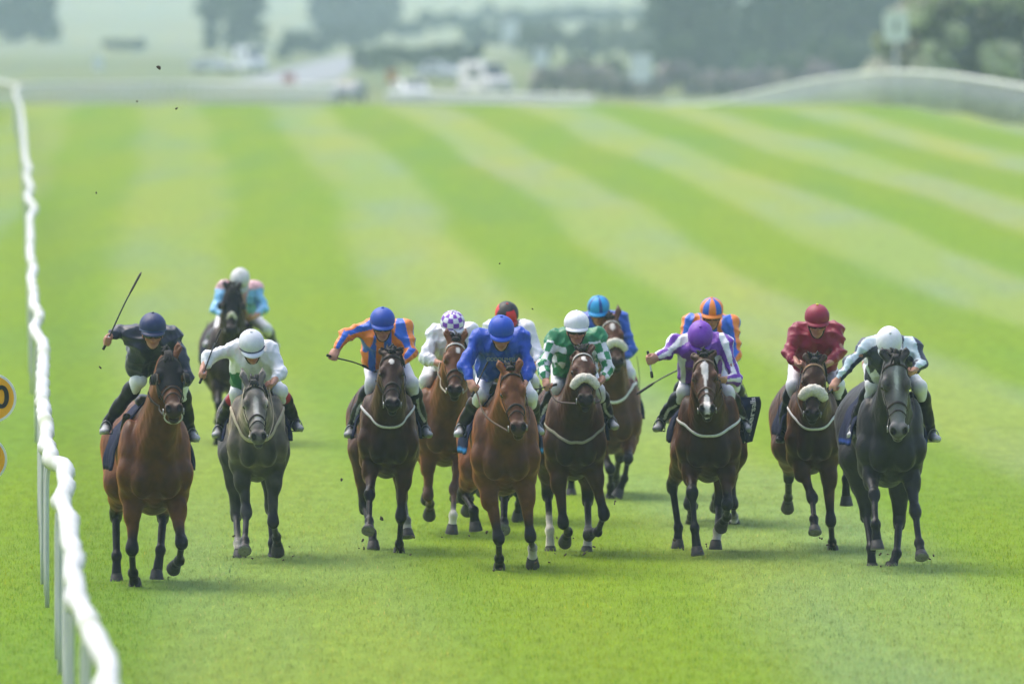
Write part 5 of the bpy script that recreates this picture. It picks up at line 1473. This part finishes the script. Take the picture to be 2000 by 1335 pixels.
def lifted_flap(h):
    """the rear corner of the saddle cloth, blown out to the side, with its sponsor's word running up it"""
    fr = h['fr']; cl = bpy.data.objects[h['cloth_name']]
    L = [fr.at(1444, 775, -.78), fr.at(1442, 800, -.72), fr.at(1438, 830, -.70), fr.at(1436, 868, -.70)]
    Rr = [fr.at(1484, 774, -1.05), fr.at(1487, 790, -1.05), fr.at(1480, 822, -1.02), fr.at(1470, 862, -.98)]
    A = catmull(L, 24); B_ = catmull(Rr, 24); V = []
    for i in range(24):
        for t in np.linspace(0, 1, 14):
            p = A[i] * (1 - t) + B_[i] * t; p[1] += -.05 * math.sin(t * math.pi) + .012 * math.sin(i * .5 + t * 3); V.append(p)
    V = np.array(V); i = np.arange(23)[:, None] * 14 + np.arange(13)[None]
    Q = np.stack([i, i + 14, i + 15, i + 1], -1).reshape(-1, 4)
    o = make('cloth_flap', V, Q, M_CLOTH(), cl, h['org'], np.tile(np.array((.010, .016, .05)), (len(V), 1)))
    so = o.modifiers.new('thickness', 'SOLIDIFY'); so.thickness = .01; so.offset = -1
    tv, tf = text_mesh('Tattersalls', .115)
    tv[:, 0] -= tv[:, 0].max()                          # the word ends at the top corner
    G = V.reshape(24, 14, 3)
    up_len = np.linalg.norm(np.diff(G[:, 9], axis=0), axis=1).sum()
    r_ = np.clip((-tv[:, 0] + .012) / up_len * 23, 0, 22.99); wd = np.linalg.norm(G[4, 13] - G[4, 0])
    c_ = np.clip((.66 - tv[:, 1] / wd) * 13, 0, 12.99)
    ri, ci = r_.astype(int), c_.astype(int); fr_, fc = (r_ - ri)[:, None], (c_ - ci)[:, None]
    P = (G[ri, ci] * (1 - fr_) + G[ri + 1, ci] * fr_) * (1 - fc) + (G[ri, ci + 1] * (1 - fr_) + G[ri + 1, ci + 1] * fr_) * fc
    P[:, 1] -= .008
    make('lettering', P, tf, mat('white_print', color=(.75, .75, .75), rough=.6), cl, h['org'], smooth=False)

JOCKEYS = [
 dict(seed=1, cap=(298, 634), pitch=14, sl=(258, 654), sr=(338, 656), el=(233, 648), elf=-.10, hl=(208, 661), hlf=.04, er=(366, 738), hr=(334, 757), kl=(271, 742), kr=(352, 752), fl=(210, 830), fr=(372, 845),
      silk=plain(NAVY * .9), capf=cap_plain((.020, .034, .115)), peak=(.024, .036, .10), piping=(.03, .07, .16), gl=(.42, -.1, .85), whip=(0, (276, 531), .1, 'raised black whip held up high beside the navy rider'), noreins=(0,), toe=(.42, .43, .44),
      label='jockey in dark navy silks and cap with his whip raised high'),
 dict(seed=2, cap=(469, 543), pitch=48, sl=(437, 563), sr=(500, 563), el=(421, 606), er=(514, 606), hl=(441, 618), hr=(494, 620), kl=(425, 648), kr=(520, 642), fl=(408, 664), fr=(533, 668), vox=.012, voxj=.010,
      silk=sleeves(PINK, SKY, None, .09), capf=cap_plain((.62, .62, .60)), peak=(.6, .6, .58), toe=(.5, .5, .52), boot=(.10, .10, .11), label='jockey in pink silks with light blue sleeves, alone at the back'),
 dict(seed=3, cap=(491, 667), pitch=32, roll=-6, look=6, sl=(462, 683), sr=(527, 683), el=(407, 697), elf=.05, hl=(393, 726), hlf=.16, er=(546, 728), hr=(530, 752), kl=(462, 768), kr=(547, 764), fl=(429, 838), fr=(576, 826),
      silk=lambda V, part, info, mid, pel, d: np.where(((part == 0) & ((d[:, 0] < -.10) & (d[:, 2] < -.20)))[:, None], GREENC * .8, WHITE), capf=cap_plain((.66, .68, .72)), peak=(.70, .72, .78), piping=(.02, .03, .08), gl=(.42, -.1, .85), whip=(0, (432, 641), .05, 'black whip in front of the white silks above the grey horse'), noreins=(0,), boot_top=(.5, .02, .04),
      label='jockey in all white silks and white cap reaching out, on the grey horse'),
 dict(seed=4, cap=(747, 622), pitch=16, sl=(714, 642), sr=(790, 642), el=(676, 654), elf=.0, hl=(653, 691), hlf=.12, er=(802, 688), hr=(780, 712), kl=(727, 748), kr=(803, 748), fl=(687, 838), fr=(828, 838),
      silk=striped(STRB, ORANGE, 46, 3), capf=cap_plain((.018, .07, .40)), peak=(.02, .08, .42), gl=(1, -.3, -.35), whip=(0, (736, 726), -.25, 'thin black whip slanting down from the orange and blue rider'), noreins=(0,), boot_shine=(.5, .5, .52),
      label='jockey in blue and orange striped silks with a plain blue cap'),
 dict(seed=5, cap=(884, 628), pitch=20, sl=(849, 650), sr=(921, 648), el=(832, 700), hl=(864, 712), er=(938, 705), hr=(905, 722), kl=(832, 742), kr=(925, 745), fl=(815, 800), fr=(950, 800), sc=.95,
      silk=plain(WHITE * .96), capf=cap_check(PURPLE * 1.1, WHITE), peak=(.7, .7, .75), label='jockey in plain white silks with a purple and white checked cap'),
 dict(seed=6, cap=(990, 611), pitch=30, sl=(958, 643), sr=(1029, 643), el=(948, 690), er=(1049, 692), hl=(968, 720), hr=(1046, 718), kl=(940, 740), kr=(1040, 745), fl=(920, 800), fr=(1056, 800), vox=.010,
      silk=sleeves(BLACK, WHITE), capf=cap_quarters(RED, BLACK * 1.5, 3, .4, .42), peak=(.5, .02, .02), gr=(.1, -.1, 1), whip=(1, (1044, 706), .3, 'short black whip end poking up between the royal blue and green riders'), label='jockey in black silks with white sleeves and a red and black cap'),
 dict(seed=7, cap=(979, 639), pitch=24, sl=(935, 661), sr=(1020, 659), el=(907, 716), hl=(923, 754), er=(1032, 718), hr=(1023, 755), kl=(938, 772), kr=(1035, 775), fl=(902, 836), fr=(1046, 832),
      text=('GODOLPHIN', 979, 702, .042), silk=plain(ROYAL), capf=cap_plain(ROYAL * 1.05), peak=ROYAL * 1.15, gl=(.42, -.1, .85), whip=(0, (953, 706), .1, 'black whip held upright against the royal blue silks'), toe=(.45, .46, .47), boot_top=(.09, .045, .025),
      label='jockey in royal blue silks and royal blue cap'),
 dict(seed=8, cap=(1126, 629), pitch=10, sl=(1082, 660), sr=(1168, 658), el=(1061, 714), hl=(1067, 749), er=(1187, 722), hr=(1172, 748), kl=(1089, 755), kr=(1168, 762), fl=(1053, 828), fr=(1192, 822),
      silk=checked(GREENC, GREENC * 1.2, WHITE), capf=cap_plain(WHITE), peak=WHITE, toe=(.5, .5, .52), boot_shine=(.6, .6, .6), gl=(.5, -.6, .2), whip=(0, (1036, 764), .3, 'black whip lying low between the bay and the green rider'),
      label='jockey in green silks with green and white checked sleeves and a white cap'),
 dict(seed=9, cap=(1169, 597), pitch=18, look=-6, sl=(1140, 625), sr=(1212, 623), el=(1128, 680), er=(1233, 684), hl=(1150, 700), hr=(1212, 700), kl=(1150, 735), kr=(1228, 730), fl=(1140, 790), fr=(1244, 790), vox=.010,
      silk=plain((.012, .085, .45)), capf=cap_quarters((.012, .06, .28), TURQ, 5, .2, .05, .72), peak=TURQ, boot_top=(.35, .02, .04), label='jockey in blue silks with a turquoise striped cap'),
 dict(seed=10, cap=(1390, 602), pitch=14, sl=(1348, 630), sr=(1428, 632), el=(1331, 680), er=(1437, 690), hl=(1340, 712), hr=(1420, 720), kl=(1340, 740), kr=(1430, 745), fl=(1310, 810), fr=(1462, 810), vox=.010, hlf=.12,
      silk=striped(STRB, ORANGE, 46, 3), capf=cap_quarters(ORANGE, STRB, 5, 1.57, .0), peak=ORANGE, gl=(-1, .1, -.5), whip=(0, (1243, 770), .2, 'long black whip slanting down left from behind the purple rider'), label='jockey in blue and orange striped silks with an orange and blue striped cap'),
 dict(seed=11, cap=(1368, 652), pitch=50, sl=(1322, 668), sr=(1414, 668), el=(1300, 690), elf=.02, hl=(1275, 702), hlf=.16, er=(1437, 740), hr=(1408, 742), kl=(1335, 765), kr=(1422, 768), fl=(1291, 826), fr=(1452, 826),
      silk=seamed(PURPLE, WHITE), capf=cap_plain(PURPLE * 1.1), peak=PURPLE, gl=(.1, .2, -1), whip=(0, (1274, 738), .2, 'short pale whip end pointing down from the hand of the purple rider'), noreins=(0,), boot_shine=(.6, .6, .62),
      label='jockey in purple silks with white seams and a purple cap'),
 dict(seed=12, cap=(1596, 616), pitch=16, sl=(1558, 648), sr=(1632, 646), el=(1541, 690), hl=(1560, 713), er=(1640, 690), hr=(1616, 712), kl=(1549, 752), kr=(1636, 750), fl=(1530, 848), fr=(1652, 836),
      silk=plain(MAROON), capf=cap_plain(MAROON * 1.05), peak=MAROON, button=(.75, .60, .05), boot=(.010, .011, .013), toe=(.02, .02, .022), label='jockey in plain maroon silks and maroon cap'),
 dict(seed=13, cap=(1737, 664), pitch=52, sl=(1697, 674), sr=(1784, 676), el=(1660, 708), elf=.06, hl=(1630, 750), hlf=.16, er=(1798, 712), hr=(1780, 728), kl=(1704, 752), kr=(1797, 756), fl=(1669, 838), fr=(1820, 846), hipz=-.12,
      silk=hooped(WHITE, NAVY * 1.3, ICE), capf=cap_plain(WHITE), peak=WHITE, gl=(1, .2, .8), whip=(0, (1690, 696), -.2, 'black whip tucked beneath the navy striped sleeve'), noreins=(0,), toe=(.45, .46, .47),
      label='jockey in white and navy striped silks with his white cap bowed low'),
]
for hh, jj in zip(HORSES, JOCKEYS):
    build_horse(hh)
    build_jockey(jj, hh)
    if jj['seed'] == 11: lifted_flap(hh)
